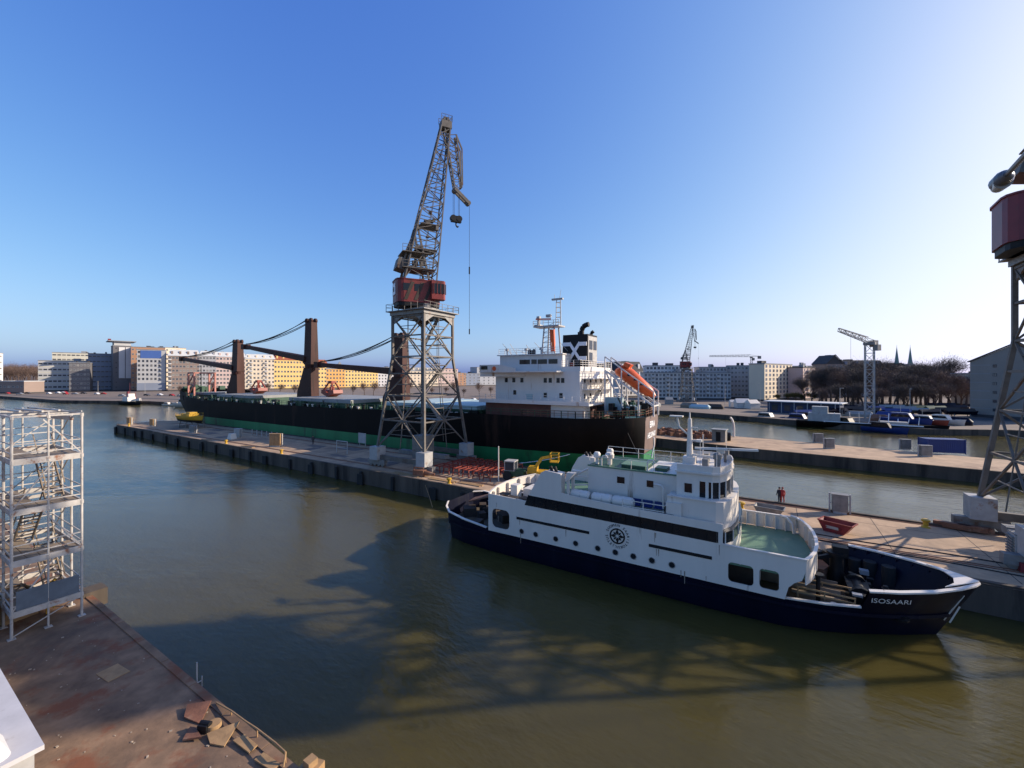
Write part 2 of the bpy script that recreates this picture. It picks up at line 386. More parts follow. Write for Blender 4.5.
# second jetty beyond it
S2 = [(-45,101.5),(-20,97.5),(-1.7,93.2),(60,86.5),(110,82),(110,98),(60,99),(28,104),(-2,110),(-45,115)]
struct(MB().prism(S2, -4, 1.98), 'far_jetty', M['conwall'])
cx = sum(p[0] for p in S2)/len(S2); cy = sum(p[1] for p in S2)/len(S2)
S2i = [(cx+(x-cx)*.995, cy+(y-cy)*.96) for x,y in S2]
struct(MB().add([(x,y,2.0) for x,y in S2i], [tuple(range(len(S2i)))]), 'far_jetty_paving', M['concrete'])
# far shore
edge = [W(-200,300), W(-60,330), W(0,303), W(60,249), W(150,240), W(190,222), W(300,205), W(470,200), W(600,186), W(680,171), W(760,146), W(850,124), W(930,114), W(1010,112), W(1100,104), W(1500,100)]
outer = [W(1700,500), W(1500,2600), W(900,3600), W(500,3800), W(100,3600), W(-500,2600), W(-700,800)]
sh = edge+outer
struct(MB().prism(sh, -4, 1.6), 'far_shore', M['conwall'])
def off_edge(e, d):
    out = []
    for i, p in enumerate(e):
        v = Vector(p); n = v.normalized(); out.append((v.x+n.x*d, v.y+n.y*d))
    return out
sh2 = off_edge(edge, .5)+outer
struct(MB().add([(x,y,1.62) for x,y in sh2], [tuple(range(len(sh2)))]), 'far_shore_ground', M['gravel'])
rd = off_edge(edge, 34) + list(reversed(off_edge(edge, 46)))
struct(MB().add([(x,y,1.626) for x,y in rd], [tuple(range(len(rd)))]), 'shore_road', M['asphalt'])
# low wooded hill on the far left
hl = MB(); rows = []
for i in range(13):
    row = []
    for j in range(9):
        u, v = i/12, j/8; px = -60+u*150; d = 560+v*300
        p = W(px, d); z = 1+ 26*math.sin(PI*min(1,max(0,u)))**.8*math.sin(PI*v) ; row.append((p[0],p[1],z))
    rows.append(row)
struct(hl.grid(rows), 'hill', M['twigd'], smooth=True)
# ================================================================== the passenger ferry
F0 = (-10.0, 36.0, 0.0); TC = 36.0
fe = thing('passenger_ferry', 'navy and white passenger ferry with compass emblem moored along the jetty', 'ferry', F0)
# stations: s at waterline, s at deck, half breadth at waterline, at deck, sheer height
ST = [(-28.2,-28.7,1.6,2.3,2.95),(-27.7,-28.0,2.7,3.4,2.85),(-27,-27.1,3.6,4.05,2.6),(-25,-25,4.1,4.38,2.35),(-22.2,-22.2,4.35,4.5,2.1),(-21.8,-21.8,4.35,4.5,1.95),
      (-12,-12,4.4,4.5,1.95),(-4,-4,4.35,4.5,1.95),(.6,.9,4.05,4.48,1.95),(2.6,3.0,3.45,4.35,2.0),(4.3,4.85,2.7,4.02,2.1),(4.35,4.95,2.68,4.0,3.35),(5.6,6.4,1.95,3.45,3.42),(7.0,8.1,1.15,2.5,3.5),(8.0,9.4,.5,1.45,3.58),(8.6,10.2,.12,.6,3.62),(8.75,10.5,.04,.12,3.64)]
ZL = [-1.5,-.4,.3,1.0,1.6,2.2,2.8,3.6]
def hull_pt(st, z):
    s0, s1, b0, b1, sh = st; k = max(0,min(1.05,z/3.2)); kk = k**1.15
    b = b0+(b1-b0)*kk if z >= 0 else b0*(1+z*.12)
    return s0+(s1-s0)*min(1.1,z/3.4), b
def hull_breadth(s, z):
    best = None
    for a, c in zip(ST, ST[1:]):
        (sa, ba), (sb, bb) = hull_pt(a,z), hull_pt(c,z)
        if sa <= s <= sb and sb > sa: best = ba+(bb-ba)*(s-sa)/(sb-sa)
    return best if best is not None else 0
rows = []
for st in ST:
    zs = [z if z < st[4] else st[4] for z in ZL]; r = []
    for z in zs: s, b = hull_pt(st, z); r.append((s, TC-b, z))
    rows.append(r)
h = MB(); h.grid(rows); h.grid([[(x,2*TC-y,z) for x,y,z in r] for r in rows])
r0 = rows[0]; h.add(r0+[(x,2*TC-y,z) for x,y,z in reversed(r0)], [tuple(range(2*len(r0)))])
# inner bulwark faces
def inner(stl, dz):
    rr = []
    for st in stl:
        s, b = hull_pt(st, st[4]); s2, b2 = hull_pt(st, dz); b = max(.02, b-.14); b2 = max(.02, b2-.14)
        rr.append([(s-.05,TC-b,st[4]),(s2-.05,TC-b2,dz)])
    return rr
for stl in (ST[8:], ST[:6]):
    rr = inner(stl, 1.25); h.grid(rr); h.grid([[(x,2*TC-y,z) for x,y,z in r] for r in rr])
hull = h.build('hull', M['navy'], fe, smooth=True)
# rubbing strake
m = MB()
for sg in (-1,1):
    pp = []
    for st in ST[:16]:
        s, b = hull_pt(st, 1.55); pp.append((s, TC+sg*(b+.03), 1.55))
    for a, b in zip(pp, pp[1:]): m.beam(a, b, .16, .2)
m.build_split('rubbing_strake', M['navy'], fe)
# cap rails (white at the bow and stern)
m = MB()
for sg in (-1,1):
    for stl, wd in ((ST[11:], .30), (ST[:5], .2), (ST[8:11], .16)):
        pp = []
        for st in stl:
            s, b = hull_pt(st, st[4]); pp.append((s, b, st[4]))
        for (s0,b0,z0),(s1,b1,z1) in zip(pp, pp[1:]):
            w0 = min(wd, b0); w1 = min(wd, b1)
            q = [(s0,TC+sg*(b0+.05),z0+.05),(s1,TC+sg*(b1+.05),z1+.05),(s1,TC+sg*(b1-w1),z1+.05),(s0,TC+sg*(b0-w0),z0+.05)]
            m.extr(q, (0,0,-.09))
    # breast plate
m.extr([(8.7,TC-1.75,3.62),(10.55,TC-.1,3.70),(10.62,TC,3.70),(10.55,TC+.1,3.70),(8.7,TC+1.75,3.62),(9.3,TC+.9,3.63),(9.5,TC,3.64),(9.3,TC-.9,3.63)], (0,0,.05))
m.build_split('cap_rail', M['white'], fe)
# decks
def deckpoly(stl, z, inset=.15):
    a = [(hull_pt(st,z)[0], TC-max(.02,hull_pt(st,z)[1]-inset), z) for st in stl]
    return a+[(x,2*TC-y,z) for x,y,z in reversed(a)]
m = MB(); p_ = deckpoly(ST[7:], 1.25); m.add(p_, [tuple(range(len(p_)))]); m.build('fore_deck', M['browndeck'], fe)
m = MB(); p_ = deckpoly(ST[:7], 1.25); m.add(p_, [tuple(range(len(p_)))]); m.build('aft_deck', M['browndeck'], fe)
# side plates with their openings
def side_plate(name, sg):
    outer = [(-21.9,1.96),(.75,1.96),(.95,2.75),(1.25,3.1),(1.65,3.35),(1.85,4.0),(1.9,4.64),(-2.75,4.66),(-2.72,6.02),(-9.6,6.12),(-13.6,6.3),(-14.62,6.4),(-14.7,7.95),(-16.1,8.08),(-16.5,7.85),(-17.0,7.0),(-17.5,6.1),(-17.8,5.5),(-18.0,5.22),(-21.9,5.30)]
    holes = [rrect(-21.5,-19.65,2.35,4.05,.45), rrect(-2.42,-.95,2.3,3.6,.25), rrect(-.62,.45,2.35,3.6,.22)]
    vs, fs = curve_mesh([outer]+holes, .04)
    y = TC+sg*4.5
    return MB().add([(x, y - z*1.0, yy) for x,yy,z in vs], fs).build(name, M['white'], fe)
side_plate('side_plating', -1); side_plate('side_plating', 1)
# inner house volumes
m = MB(); m.box(-19.2,-2.9,31.75,40.25,1.3,4.55)
m.box(-21.85,-17.6,31.6,40.4,4.12,4.22)                   # after upper deck
m.box(-17.6,-2.75,31.56,40.44,4.5,5.45)                    # boat deck block
m.build('deckhouse', M['white'], fe)
m = MB(); m.box(-2.9,1.75,31.56,40.44,3.42,3.55)
m.prism([(1.75,31.56),(2.15,33),(2.4,35),(2.45,36),(2.4,37),(2.15,39),(1.75,40.44)],3.42,3.55)
m.box(-17.6,-5.1,31.6,40.4,5.45,5.49)
m.build('weather_deck', M['greendeck'], fe)
m = MB(); m.box(-2.88,-.6,33.6,38.4,1.3,3.4); m.build('passage_wall', M['tarp'], fe); m = MB(); m.box(-.58,.9,35.2,36.8,1.3,3.4); m.build('passage_door', M['wood'], fe)
# foredeck bulwark, curved across the front
fr = [(1.88,31.56),(2.15,32.2),(2.45,33.2),(2.65,34.5),(2.72,36),(2.65,37.5),(2.45,38.8),(2.15,39.8),(1.88,40.44)]
m = MB()
for a, b in zip(fr, fr[1:]):
    m.extr([(a[0],a[1],3.1),(b[0],b[1],3.1),(b[0],b[1],4.62),(a[0],a[1],4.62)], (-.07,0,0)); m.beam((a[0]-.03,a[1],4.66),(b[0]-.03,b[1],4.66),.2,.08)
for sg in (-1,1):
    y = TC+sg*4.5; m.beam((-2.8,y,4.68),(1.9,y,4.68),.2,.07)
    for i in range(7): x = -2.4+i*.68; m.box(x-.03,x+.03,min(y,y-sg*.3),max(y,y-sg*.3),3.55,4.6)
for a in fr[2:-2]: m.box(a[0]-.3,a[0]-.05,a[1]-.03,a[1]+.03,3.55,4.6)
m.build('bulwark', M['white'], fe)
# after upper deck bulwark, curved
ar = [(-21.9,31.52),(-22.3,32.6),(-22.7,34),(-22.85,36),(-22.7,38),(-22.3,39.4),(-21.9,40.48)]
m = MB()
for a, b in zip(ar, ar[1:]):
    m.extr([(a[0],a[1],4.0),(b[0],b[1],4.0),(b[0],b[1],5.28),(a[0],a[1],5.28)], (.06,0,0)); m.beam((a[0]+.03,a[1],5.31),(b[0]+.03,b[1],5.31),.16,.06)
m.prism(ar,4.02,4.2)
for a in ar[1:-1]: m.box(a[0]+.06,a[0]+.35,a[1]-.03,a[1]+.03,4.2,5.2)
m.build('stern_bulwark', M['white'], fe)
# black window band wrapping the saloon front
fb = [(-3.1,31.44),(-2.62,31.62),(-2.2,32.4),(-1.98,34),(-1.92,36),(-1.98,38),(-2.2,39.6),(-2.62,40.38),(-3.1,40.56)]
m = MB()
for sg in (-1,1):
    y = TC+sg*4.545
    m.extr([(-18.1,y,4.86),(-3.1,y,4.70),(-3.1,y,5.46),(-17.75,y,5.76)], (0,-sg*.05,0))
m.build_split('window_band', M['dglass'], fe)
m = MB(); m.prism(fb+[(-3.1,40),(-3.1,32)],3.5,4.72); m.build('saloon_front', M['white'], fe)
m = MB(); fb2 = [(x+.012,TC+(y-TC)*1.002) for x,y in fb]; m.prism(fb2+[(-3.1,40),(-3.1,32)],4.72,5.46); m.build('front_window_band', M['dglass'], fe)
m = MB()
for a, b in zip(fb[1:-1], fb[2:-1]):
    q = [(a[0]+.02,a[1]),(b[0]+.02,b[1])]
    m.beam((a[0]+.03,a[1],4.72),(a[0]+.03,a[1],5.46),.07)
m.build_split('window_mullion', M['white'], fe)
# bridge block
bp = [(-6.4,31.9),(-3.2,31.9),(-2.75,32.2),(-2.4,33),(-2.15,34.4),(-2.08,36),(-2.15,37.6),(-2.4,39),(-2.75,39.8),(-3.2,40.1),(-6.4,40.1)]
def sc(pl, k, dx=0): return [(-4+(x+4)*k+dx, TC+(y-TC)*k) for x,y in pl]
m = MB(); m.prism(bp,5.46,7.3); m.beam((-6.4,31.9,7.33),(-3.2,31.9,7.33),.16,.08); m.build('bridge_front', M['white'], fe)
wh = [(-5.9,32.7),(-3.5,32.7),(-3.05,33.0),(-2.7,33.7),(-2.5,35),(-2.45,36),(-2.5,37),(-2.7,38.3),(-3.05,39),(-3.5,39.3),(-5.9,39.3)]
m = MB(); m.prism(wh,8.45,9.0); m.prism([(-5.9,32.7),(-4.35,32.7),(-4.35,39.3),(-5.9,39.3)],7.25,8.45)
m.prism(sc(wh,1.05),8.98,9.1); m.build('wheelhouse', M['white'], fe)
m = MB(); m.prism([(x-.06,TC+(y-TC)*.985) for x,y in wh[1:-1]]+[(-4.4,39.2),(-4.4,32.8)],7.3,8.45); m.build('wheelhouse_window', M['dglass'], fe)
m = MB()
for p in wh[1:-1]: m.beam((p[0]-.03,p[1],7.28),(p[0]-.03,p[1],8.48),.09)
m.box(-3.95,-3.75,32.66,32.72,7.28,8.46); m.build_split('wheelhouse_frame', M['white'], fe)
m = MB(); m.box(-5.35,-4.85,32.66,32.705,7.55,8.2); m.build('side_window', M['dglass'], fe)
# bulwark round the wheelhouse roof and gear on it
m = MB(); up = sc(wh,.99)
for a, b in zip(up[:-1], up[1:]): m.beam((a[0],a[1],9.33),(b[0],b[1],9.33),.06,.46)
m.build('roof_coaming', M['white'], fe)
m = MB()
m.lathe([(.22,0),(.22,.6),(.3,.65),(.3,1.0),(.1,1.15)],(-3.4,35.0,9.1),10); m.box(-4.3,-3.9,33.6,34.1,9.1,9.9); m.box(-4.6,-4.2,36.6,37.6,9.1,9.8)
m.lathe([(.28,0),(.3,.35),(.12,.5)],(-3.1,37.6,9.7),10); m.box(-3.2,-3.0,37.5,37.7,9.1,9.7)
m.build_split('roof_equipment', M['steel'], fe)
# second house on the boat deck with its green roof
m = MB(); m.box(-13.1,-5.9,33.5,38.5,5.49,8.5); m.box(-5.9,-4.9,33.5,38.5,7.3,9.0); m.build('upper_house', M['white'], fe)
m = MB(); m.box(-13.05,-8.4,33.55,38.45,8.5,8.53); m.box(-10.4,-8.5,34.0,36.2,8.53,8.78); m.box(-7.8,-6.9,34.2,35.4,8.5,8.75); m.build('roof_deck', M['greenpaint'], fe)
m = MB(); m.box(-13.12,-5.9,33.42,33.52,8.45,8.56); m.box(-10.45,-8.45,33.95,36.25,8.74,8.81); m.build_split('roof_edge', M['greendeck'], fe)
m = MB()
for x, a in ((-10.3,.3),(-8.0,.25)): m.box(x-a,x+a,33.46,33.5,7.35,7.85)
m.build_split('house_window', M['dglass'], fe)
for cx_, cy_, r_ in ((-12.6,34.3,.28),(-11.6,34.6,.36),(-12.2,36.5,.3)):
    v = MB(); v.lathe([(r_*.55,0),(r_*.55,.5),(r_,.55),(r_*1.05,.85),(r_*.7,1.0)],(cx_,cy_,8.53),12); v.build('mushroom_vent', M['white'], fe, smooth=True)
# bent vent pipes and ladder posts
m = MB()
for x, y in ((-8.3,33.9),(-12.0,33.7)): m.path([(x,y,8.5),(x,y,9.15),(x+.12,y,9.35),(x+.4,y,9.4),(x+.55,y,9.2)],.06)
m.path([(-6.9,33.0,5.5),(-6.9,33.0,7.5),(-7.05,33.0,7.7),(-7.6,33.0,7.75)],.08); m.build_split('vent_pipe', M['white'], fe, smooth=True)
# funnels: two casings flanking the deck, joined by frames
for sg in (-1,1):
    y0 = TC+sg*4.42; y1 = TC+sg*3.5
    m = MB(); m.extr([(-17.6,y0,5.5),(-14.75,y0,5.5),(-14.75,y0,7.9),(-16.05,y0,8.02),(-16.5,y0,7.8),(-17.1,y0,6.8)], (0,y1-y0,0)); f_ = m.build('funnel', M['white'], fe)
    t2 = MB(); ym = (y0+y1)/2
    for dx in (0,.4): t2.tube((-15.7+dx,ym,7.8),(-15.9+dx,ym,8.35),.14,.14,10)
    t2.build_split('exhaust_pipe', M['black'], f_)
m = MB()
for y in (32.0,33.0):
    m.box(-14.35,-14.15,y-.12,y+.12,5.5,7.8); m.extr([(-14.5,y-.2,7.2),(-14.0,y-.2,7.6),(-13.6,y-.2,8.05),(-14.3,y-.2,8.05)],(0,.4,0))
m.beam((-14.25,32,7.5),(-14.25,40,7.5),.14); m.beam((-14.25,33,6.8),(-13.2,33.6,6.8),.1); m.beam((-14.25,33,7.5),(-13.2,33.6,7.5),.1)
for y in (39,40): m.box(-14.35,-14.15,y-.12,y+.12,5.5,7.8)
m.build('davit_frame', M['white'], fe)
# handrails on the boat deck
m = MB(); m.rail([(-9.6,31.62,5.6),(-6.5,31.62,5.6)],1.0,1.5,.03); m.rail([(-6.5,31.62,5.6),(-6.5,33.4,5.6)],1.0,1.2,.03); m.rail([(-13,38.4,8.5),(-6,38.4,8.5)],.9,1.5,.025)
m.rail([(-13,33.6,8.5),(-6,33.6,8.5)],.75,1.6,.02,(1.0,)); m.rail([(-13.2,40.3,5.6),(-6.5,40.3,5.6)],1.,1.5,.03)
m.build_split('handrail', M['white'], fe)
m = MB()
for i in range(4): m.box(-9.4+i*.9,-8.65+i*.9,32.9,33.35,5.9,5.98); m.box(-9.4+i*.9,-8.65+i*.9,33.3,33.36,5.98,6.35)
m.build_split('bench', M['blue'], fe)
m = MB(); m.box(-6.45,-5.4,31.7,32.5,5.5,6.9); m.build('locker', M['white'], fe)
m = MB(); m.box(-6.9,-5.9,31.66,31.70,5.75,6.05); m.build('name_board', M['dglass'], fe)
# after upper deck: seats and a companion casing
m = MB(); m.box(-20.6,-19.9,33.2,34.0,4.22,5.9); m.box(-19.7,-18.4,34.0,36,4.22,5.5); m.box(-19.3,-18.9,38,39,4.22,6.1); m.build_split('companion_casing', M['white'], fe)
m = MB()
for i, (x,y) in enumerate(((-21.2,33.2),(-21.3,35.2),(-20.9,37.2),(-20,32.6),(-18.9,33),(-19.4,36.9),(-20.7,34.6))): m.box(x-.45,x+.45,y-.35,y+.35,4.22,4.72); m.box(x-.5,x+.5,y-.4,y+.4,4.95,5.0)
m.build_split('deck_locker', M['tarp'], fe)
# window frames on the band, scupper stains under the deck edge and below the slots
for i in range(13):
    x = -17.2+i*1.12; k = (x+18.1)/15.0; m = MB(); m.box(x-.025,x+.025,31.39,31.41,4.90-.16*k,5.68-.28*k); m.build('window_bar', M['black'], fe)
rr = random.Random(31); stm = mat('scupper_stain', (.27,.21,.16), .7, var=.4, scale=4.)
for i in range(14):
    x = rr.choice([-21,-18.6,-16.4,-14.1,-12.9,-8.9,-7.0,-5.2,-3.9,-2.9,-.4,.6])+rr.uniform(-.2,.2); z1 = rr.choice([4.6,3.45,2.3,4.6]); h_ = rr.uniform(.3,.9); w_ = rr.uniform(.02,.045)
    m = MB(); m.extr([(x-w_,31.452,z1),(x+w_,31.452,z1),(x+w_*.4,31.452,z1-h_),(x-w_*.5,31.452,z1-h_)],(0,.01,0)); m.build('stain', stm, fe)
# slots, portholes, emblem
for x0, x1 in ((-18.9,-12.2),(-7.6,-3.4)):
    m = MB(); m.box(x0,x1,31.43,31.47,3.50,3.72); m.build('window_slot', M['dglass'], fe)
pm = None
for x in (-18.38,-17.0,-15.12,-13.35,-11.5,-10.1,-8.73,-7.38,-5.99):
    m = MB(); c = (x,31.44,2.54); n = 14
    m.tube((x,31.47,2.54),(x,31.42,2.54),.2,.2,n); o = m.build('porthole', M['dglass'], fe)
    r_ = MB(); ring = [(x+.21*math.cos(2*PI*i/n),31.43,2.54+.21*math.sin(2*PI*i/n)) for i in range(n+1)]
    r_.path(ring,.025,5); r_.build('porthole_rim', M['steel'], o)
em = MB(); ex, ez = -9.95, 3.80; n = 40
def ringm(mb, r0, r1, y0, y1):
    vs = []; 
    for i in range(n):
        a = 2*PI*i/n; c_, s_ = math.cos(a), math.sin(a)
        vs += [(ex+r0*c_,y0,ez+r0*s_),(ex+r1*c_,y0,ez+r1*s_),(ex+r0*c_,y1,ez+r0*s_),(ex+r1*c_,y1,ez+r1*s_)]
    fs = []
    for i in range(n):
        a, b = 4*i, 4*((i+1)%n); fs += [(a,a+1,b+1,b),(a+2,b+2,b+3,a+3),(a+1,a+3,b+3,b+1),(a,b,b+2,a+2)]
    mb.add(vs, fs)
ringm(em, .49, .59, 31.42, 31.46)
for i in range(8):
    a = 2*PI*i/8+.03; L = .52 if i % 2 == 0 else .40; wd = .12 if i % 2 == 0 else .07
    c_, s_ = math.cos(a), math.sin(a)
    P = lambda r, o_: (ex+r*c_-o_*s_, 31.42, ez+r*s_+o_*c_)
    em.extr([P(.1,0),P(.26,wd),P(L,0.015),P(L,-.015),P(.26,-wd)],(0,.04,0))
em.build('compass_emblem', M['black'], fe)
lt = MB(); TX = 'SUOMEN SAARISTOKULJETUS '
for i, ch in enumerate(TX):
    if ch == ' ': continue
    a = 2.75 - 2*PI*i/len(TX)
    vs, fs = text_mesh(ch, .27, .008)
    ca, sa = math.cos(a-PI/2), math.sin(a-PI/2)
    lt.add([(ex+.82*math.cos(a)+x*ca-y*sa, 31.44-z, ez+.82*math.sin(a)+x*sa+y*ca) for x,y,z in vs], fs)
lt.build_split('emblem_lettering', M['navy'], fe)
# ship's name on both bows
vs, fs = text_mesh('ISOSAARI', .50, .004, 'LEFT')
L_ = max(v[0] for v in vs)
for sg in (-1,1):
    m = MB(); out = []
    for x, y, z in vs:
        s = 5.05+x*1.95/L_ if sg < 0 else 7.0-x*1.95/L_
        zz = 2.72+y; b = hull_breadth(s, zz); out.append((s, TC+sg*(b+.035+z), zz))
    m.add(out, fs); m.build('name_lettering', M['signwhite'], fe)
# stem guard
m = MB(); m.beam((9.75,TC-.75,3.0),(9.0,TC-.42,1.15),.22,.10,.12); m.beam((9.55,TC-.85,2.3),(9.15,TC-.75,1.2),.07); m.build_split('anchor', M['white'], fe)
# mast
m = MB(); m.tube((-5.5,36,7.4),(-5.5,36,12.6),.32,.15,12); m.box(-5.95,-5.05,35.5,36.5,7.0,9.6); m.tube((-5.5,36,12.6),(-5.5,36,13.1),.07,.05,8)
m.path([(-5.5,36,11.2),(-6.3,36,11.9),(-6.45,36,12.7)],.07); m.cbox((-6.5,36,12.75),1.0,.5,.1)
m.beam((-5.4,36,9.75),(-3.2,36,9.65),.16); m.beam((-5.4,36,10.9),(-4.8,36,10.9),.1); m.cbox((-4.8,36,10.9),.4,.5,.15); m.beam((-5.4,36,11.9),(-4.9,36,11.9),.08)
m.tube((-4.55,36.2,9.7),(-4.55,36.2,11.4),.05,.04,6)
mast = m.build('mast', M['white'], fe)
m = MB(); m.tube((-3.3,36,9.65),(-3.3,36,10.15),.16,.16,8); m.cbox((-3.25,36,10.25),.5,.5,.35); m.cbox((-2.9,35.8,10.42),.22,4.4,.16,rz=math.radians(-72)); m.build('radar_scanner', M['white'], mast)
m = MB()
for x, y, hh in ((-3.3,33.4,1.9),(-3.1,38.6,1.6),(-4.5,34.2,2.3)): m.tube((x,y,9.1),(x,y,9.1+hh),.03,.015,5)
m.build_split('aerial', M['white'], fe)
# fore well deck gear
m = MB(); m.cbox((4.9,35.4,1.75),1.2,2.6,.9); m.tube((4.9,33.7,1.9),(4.9,37.3,1.9),.42,.42,12); m.tube((4.9,34.3,1.9),(4.9,34.6,1.9),.62,.62,12); m.tube((4.9,36.4,1.9),(4.9,36.7,1.9),.62,.62,12)
m.cbox((7.0,36,1.6),.6,.6,.7); m.build_split('windlass', M['black'], fe, smooth=True)
m = MB(); m.lathe([(.55,0),(.55,.5),(.42,.9),(.42,2.0),(.6,2.05),(.6,2.25)],(4.0,37.6,1.25),12); m.beam((4.0,37.6,3.3),(2.2,36.4,3.0),.25,.3,.14); m.cbox((4.2,37.7,3.55),.9,.7,.7)
m.lathe([(.12,0),(.12,1.9),(.32,1.95),(.32,2.05)],(2.6,33.3,1.25),12); m.build_split('deck_crane', M['black'], fe, smooth=True)
m = MB()
for y in (33.6,35.0):
    m.cbox((2.5,y,1.75),2.6,.42,.08); m.cbox((2.5,y+.25,2.1),2.6,.06,.3)
    for x in (1.5,3.4): m.cbox((x,y,1.5),.08,.4,.5)
m.build_split('bench', M['wood'], fe)
m = MB(); m.prism([(1.1,37.2),(3.2,37.0),(3.6,37.9),(3.3,38.9),(1.2,38.9)],1.25,2.25); m.build('hatch', M['rust'], fe)
m = MB()
for i, (x,y) in enumerate(((3.0,39.9),(3.7,39.8),(4.4,39.75),(5.2,39.4),(6.0,39.1),(6.9,38.4))): m.tube((x,y-.3,1.3),(x,y-.3,2.7+.12*(i%3)),.38,.38,10)
m.build_split('deck_fender', M['rubber'], fe, smooth=True)
m = MB()
for x, y in ((1.55,39.9),(2.25,40.15)): m.path([(x,y,1.3),(x,y,3.6),(x-.12,y,4.3),(x-.5,y,4.75),(x-.9,y,4.85)],.1,8)
m.beam((1.5,39.9,3.6),(2.2,40.15,3.6),.07); m.build_split('gangway_post', M['white'], fe, smooth=True)
m = MB()
for sg in (-1,1):
    for s_ in (3.6,-27,-24):
        st_y = TC+sg*(hull_breadth(s_,2)-.55)
        for dx in (-.25,.25): m.lathe([(.13,0),(.13,.5),(.18,.52),(.18,.6)],(s_+dx,st_y,1.25),8)
m.build_split('bollard', M['white'], fe)
m = MB(); rr = random.Random(5)
for i in range(9): m.cbox((-27.2+i*.58,34+rr.uniform(-1.6,3.6),1.6),rr.uniform(.7,1.5),rr.uniform(.7,1.6),rr.uniform(.5,1.1),rr.uniform(0,1))
m.build_split('covered_winch', M['tarp'], fe)
m = MB(); m.beam((-27.6,36.5,2.6),(-22.4,37.5,4.3),1.6,.12); m.build('stern_ramp', M['rust'], fe)
rr = random.Random(12)
for i in range(12):
    x, y = rr.uniform(4.6,7.6), 36+rr.uniform(-2.2,2.2); m = MB()
    if i % 3 == 0: m.lathe([(.42,0),(.45,.12),(.3,.2),(.42,.28),(.2,.36)],(x,y,1.25),12); nm = 'rope_coil'
    elif i % 3 == 1: m.cbox((x,y,1.5+rr.uniform(0,.3)),rr.uniform(.3,.8),rr.uniform(.3,.7),rr.uniform(.4,.9),rz=rr.uniform(0,2)); nm = 'deck_box'
    else: m.lathe([(.14,0),(.14,rr.uniform(.6,1.2))],(x,y,1.25),8); m.cbox((x,y,2.0),.35,.35,.2); nm = 'vent'
    m.build(nm, M['black'] if i % 2 else M['tarp'], fe)
for i in range(7):
    x = 5.2+i*.72; b = hull_breadth(x,3.2); m = MB(); m.beam((x,36+b-.16,1.3),(x+.1,36+b-.22,3.3),.09,.2); m.build('bulwark_stay', M['navy'], fe)
m = MB()
for y in (32.9,34.4):
    for z in (2.05,2.35): m.beam((1.5,y,z),(4.4,y,z),.05,.09)
    for x in (1.5,2.9,4.4): m.beam((x,y,1.25),(x,y,2.4),.07)
m.build_split('deck_rail', M['plate'], fe)
m = MB(); m.cbox((2.0,38.4,2.5),.9,1.2,.35); m.cbox((4.6,33.6,2.35),.5,.35,.12); m.cbox((5.6,38.2,2.2),.5,.4,.3); m.cbox((6.9,34.6,2.0),.4,.4,.35); m.build_split('deck_box', M['steelpale'], fe)
# rafts, things of their own
raft = thing('life_raft', 'white ribbed life raft canister nearest the ferry funnel, aft end of the row', 'life raft', (-13.35,32.45,5.5), group='life rafts on the ferry boat deck')
def raft_mb():
    prof = []
    for i in range(13):
        x = -.85+1.7*i/12; r = .42 if i % 3 else .45
        if i in (0,12): r = .28
        prof.append((r,x))
    mm = MB(); mm.lathe(prof,(0,0,0),14); mm.v = [(z, y, x+.68) for x,y,z in mm.v]; return mm
raft_mb().build('canister', M['white'], raft, smooth=True, local=True)
m = MB(); m.box(-.6,-.45,-.4,.4,0,.35); m.box(.45,.6,-.4,.4,0,.35); m.build_split('cradle', M['steel'], raft, local=True)
dup(raft, (-11.5,32.45,5.5), 0, 'white ribbed life raft canister in the middle of the row of three on the ferry')
dup(raft, (-9.8,32.45,5.5), 0, 'white ribbed life raft canister beside the ferry handrail, forward end of the row')
# ropes
def rope(a, b, sag, label, r=.035, matname='rubber', grp=None, n=14):
    a, b = Vector(a), Vector(b); pts = []
    for i in range(n+1):
        t = i/n; p = a.lerp(b, t); p.z -= sag*4*t*(1-t); pts.append(p)
    mm = MB().path(pts, r, 5); return solo(mm, 'mooring_rope', M[matname], label, 'rope', tuple(a), grp)
rope((-28.0,38.6,2.9),(-34.5,41.9,2.1),.5,'mooring rope from the ferry stern to the jetty edge beside the portal crane')
rope((9.8,37.0,3.5),(17,41.6,2.3),.4,'mooring rope from the white ferry bow rim to the jetty on the right')
rope((-41.5,43.2,2.1),(-35.0,38.4,.05),-.3,'thin rope hanging from the jetty below the tall crane down to the water',.03,'plate')
# ================================================================== the bulk freighter
B0 = (-97.0, 69.0, 0.0); BC = 69.0
bf = thing('bulk_freighter', 'long black bulk freighter with white stern house and green boot paint behind the jetty', 'cargo ship', B0)
# station: s at keel level, s at deck, half breadth low, half breadth deck, sheer
BS = [(-171.5,-180.5,.1,.25,11.3),(-169,-176.5,1.2,3.2,11.0),(-165,-171,3.4,6.4,10.6),(-160,-164,6.4,9.2,10.2),(-153,-155,9.3,10.8,9.6),(-145,-145,10.8,11,9.0),(-120,-120,11,11,8.9),
      (-80,-80,11,11,9.0),(-55,-55,11,11,9.4),(-44,-44,10.4,11,9.6),(-34,-34,8.2,10.9,9.6),(-26,-25,5.5,10.3,9.6),(-20.5,-19.4,3.6,8.3,9.7),(-18,-17.0,3.0,5.9,9.75),(-17,-16.2,2.4,4.2,9.8)]
def bpt(st, z):
    s0, s1, b0, b1, sh = st; k = max(0,min(1,(z+1)/9.0)); kk = k**.8
    return s0+(s1-s0)*k, b0+(b1-b0)*kk
def bhull(z0, z1, nz):
    rows = []
    for st in BS:
        r = []; top = st[4] if z1 is None else z1
        for i in range(nz+1):
            z = z0+(top-z0)*i/nz; s, b = bpt(st, z); r.append((s, BC-b, z))
        rows.append(r)
    return rows
ZB = 4.0
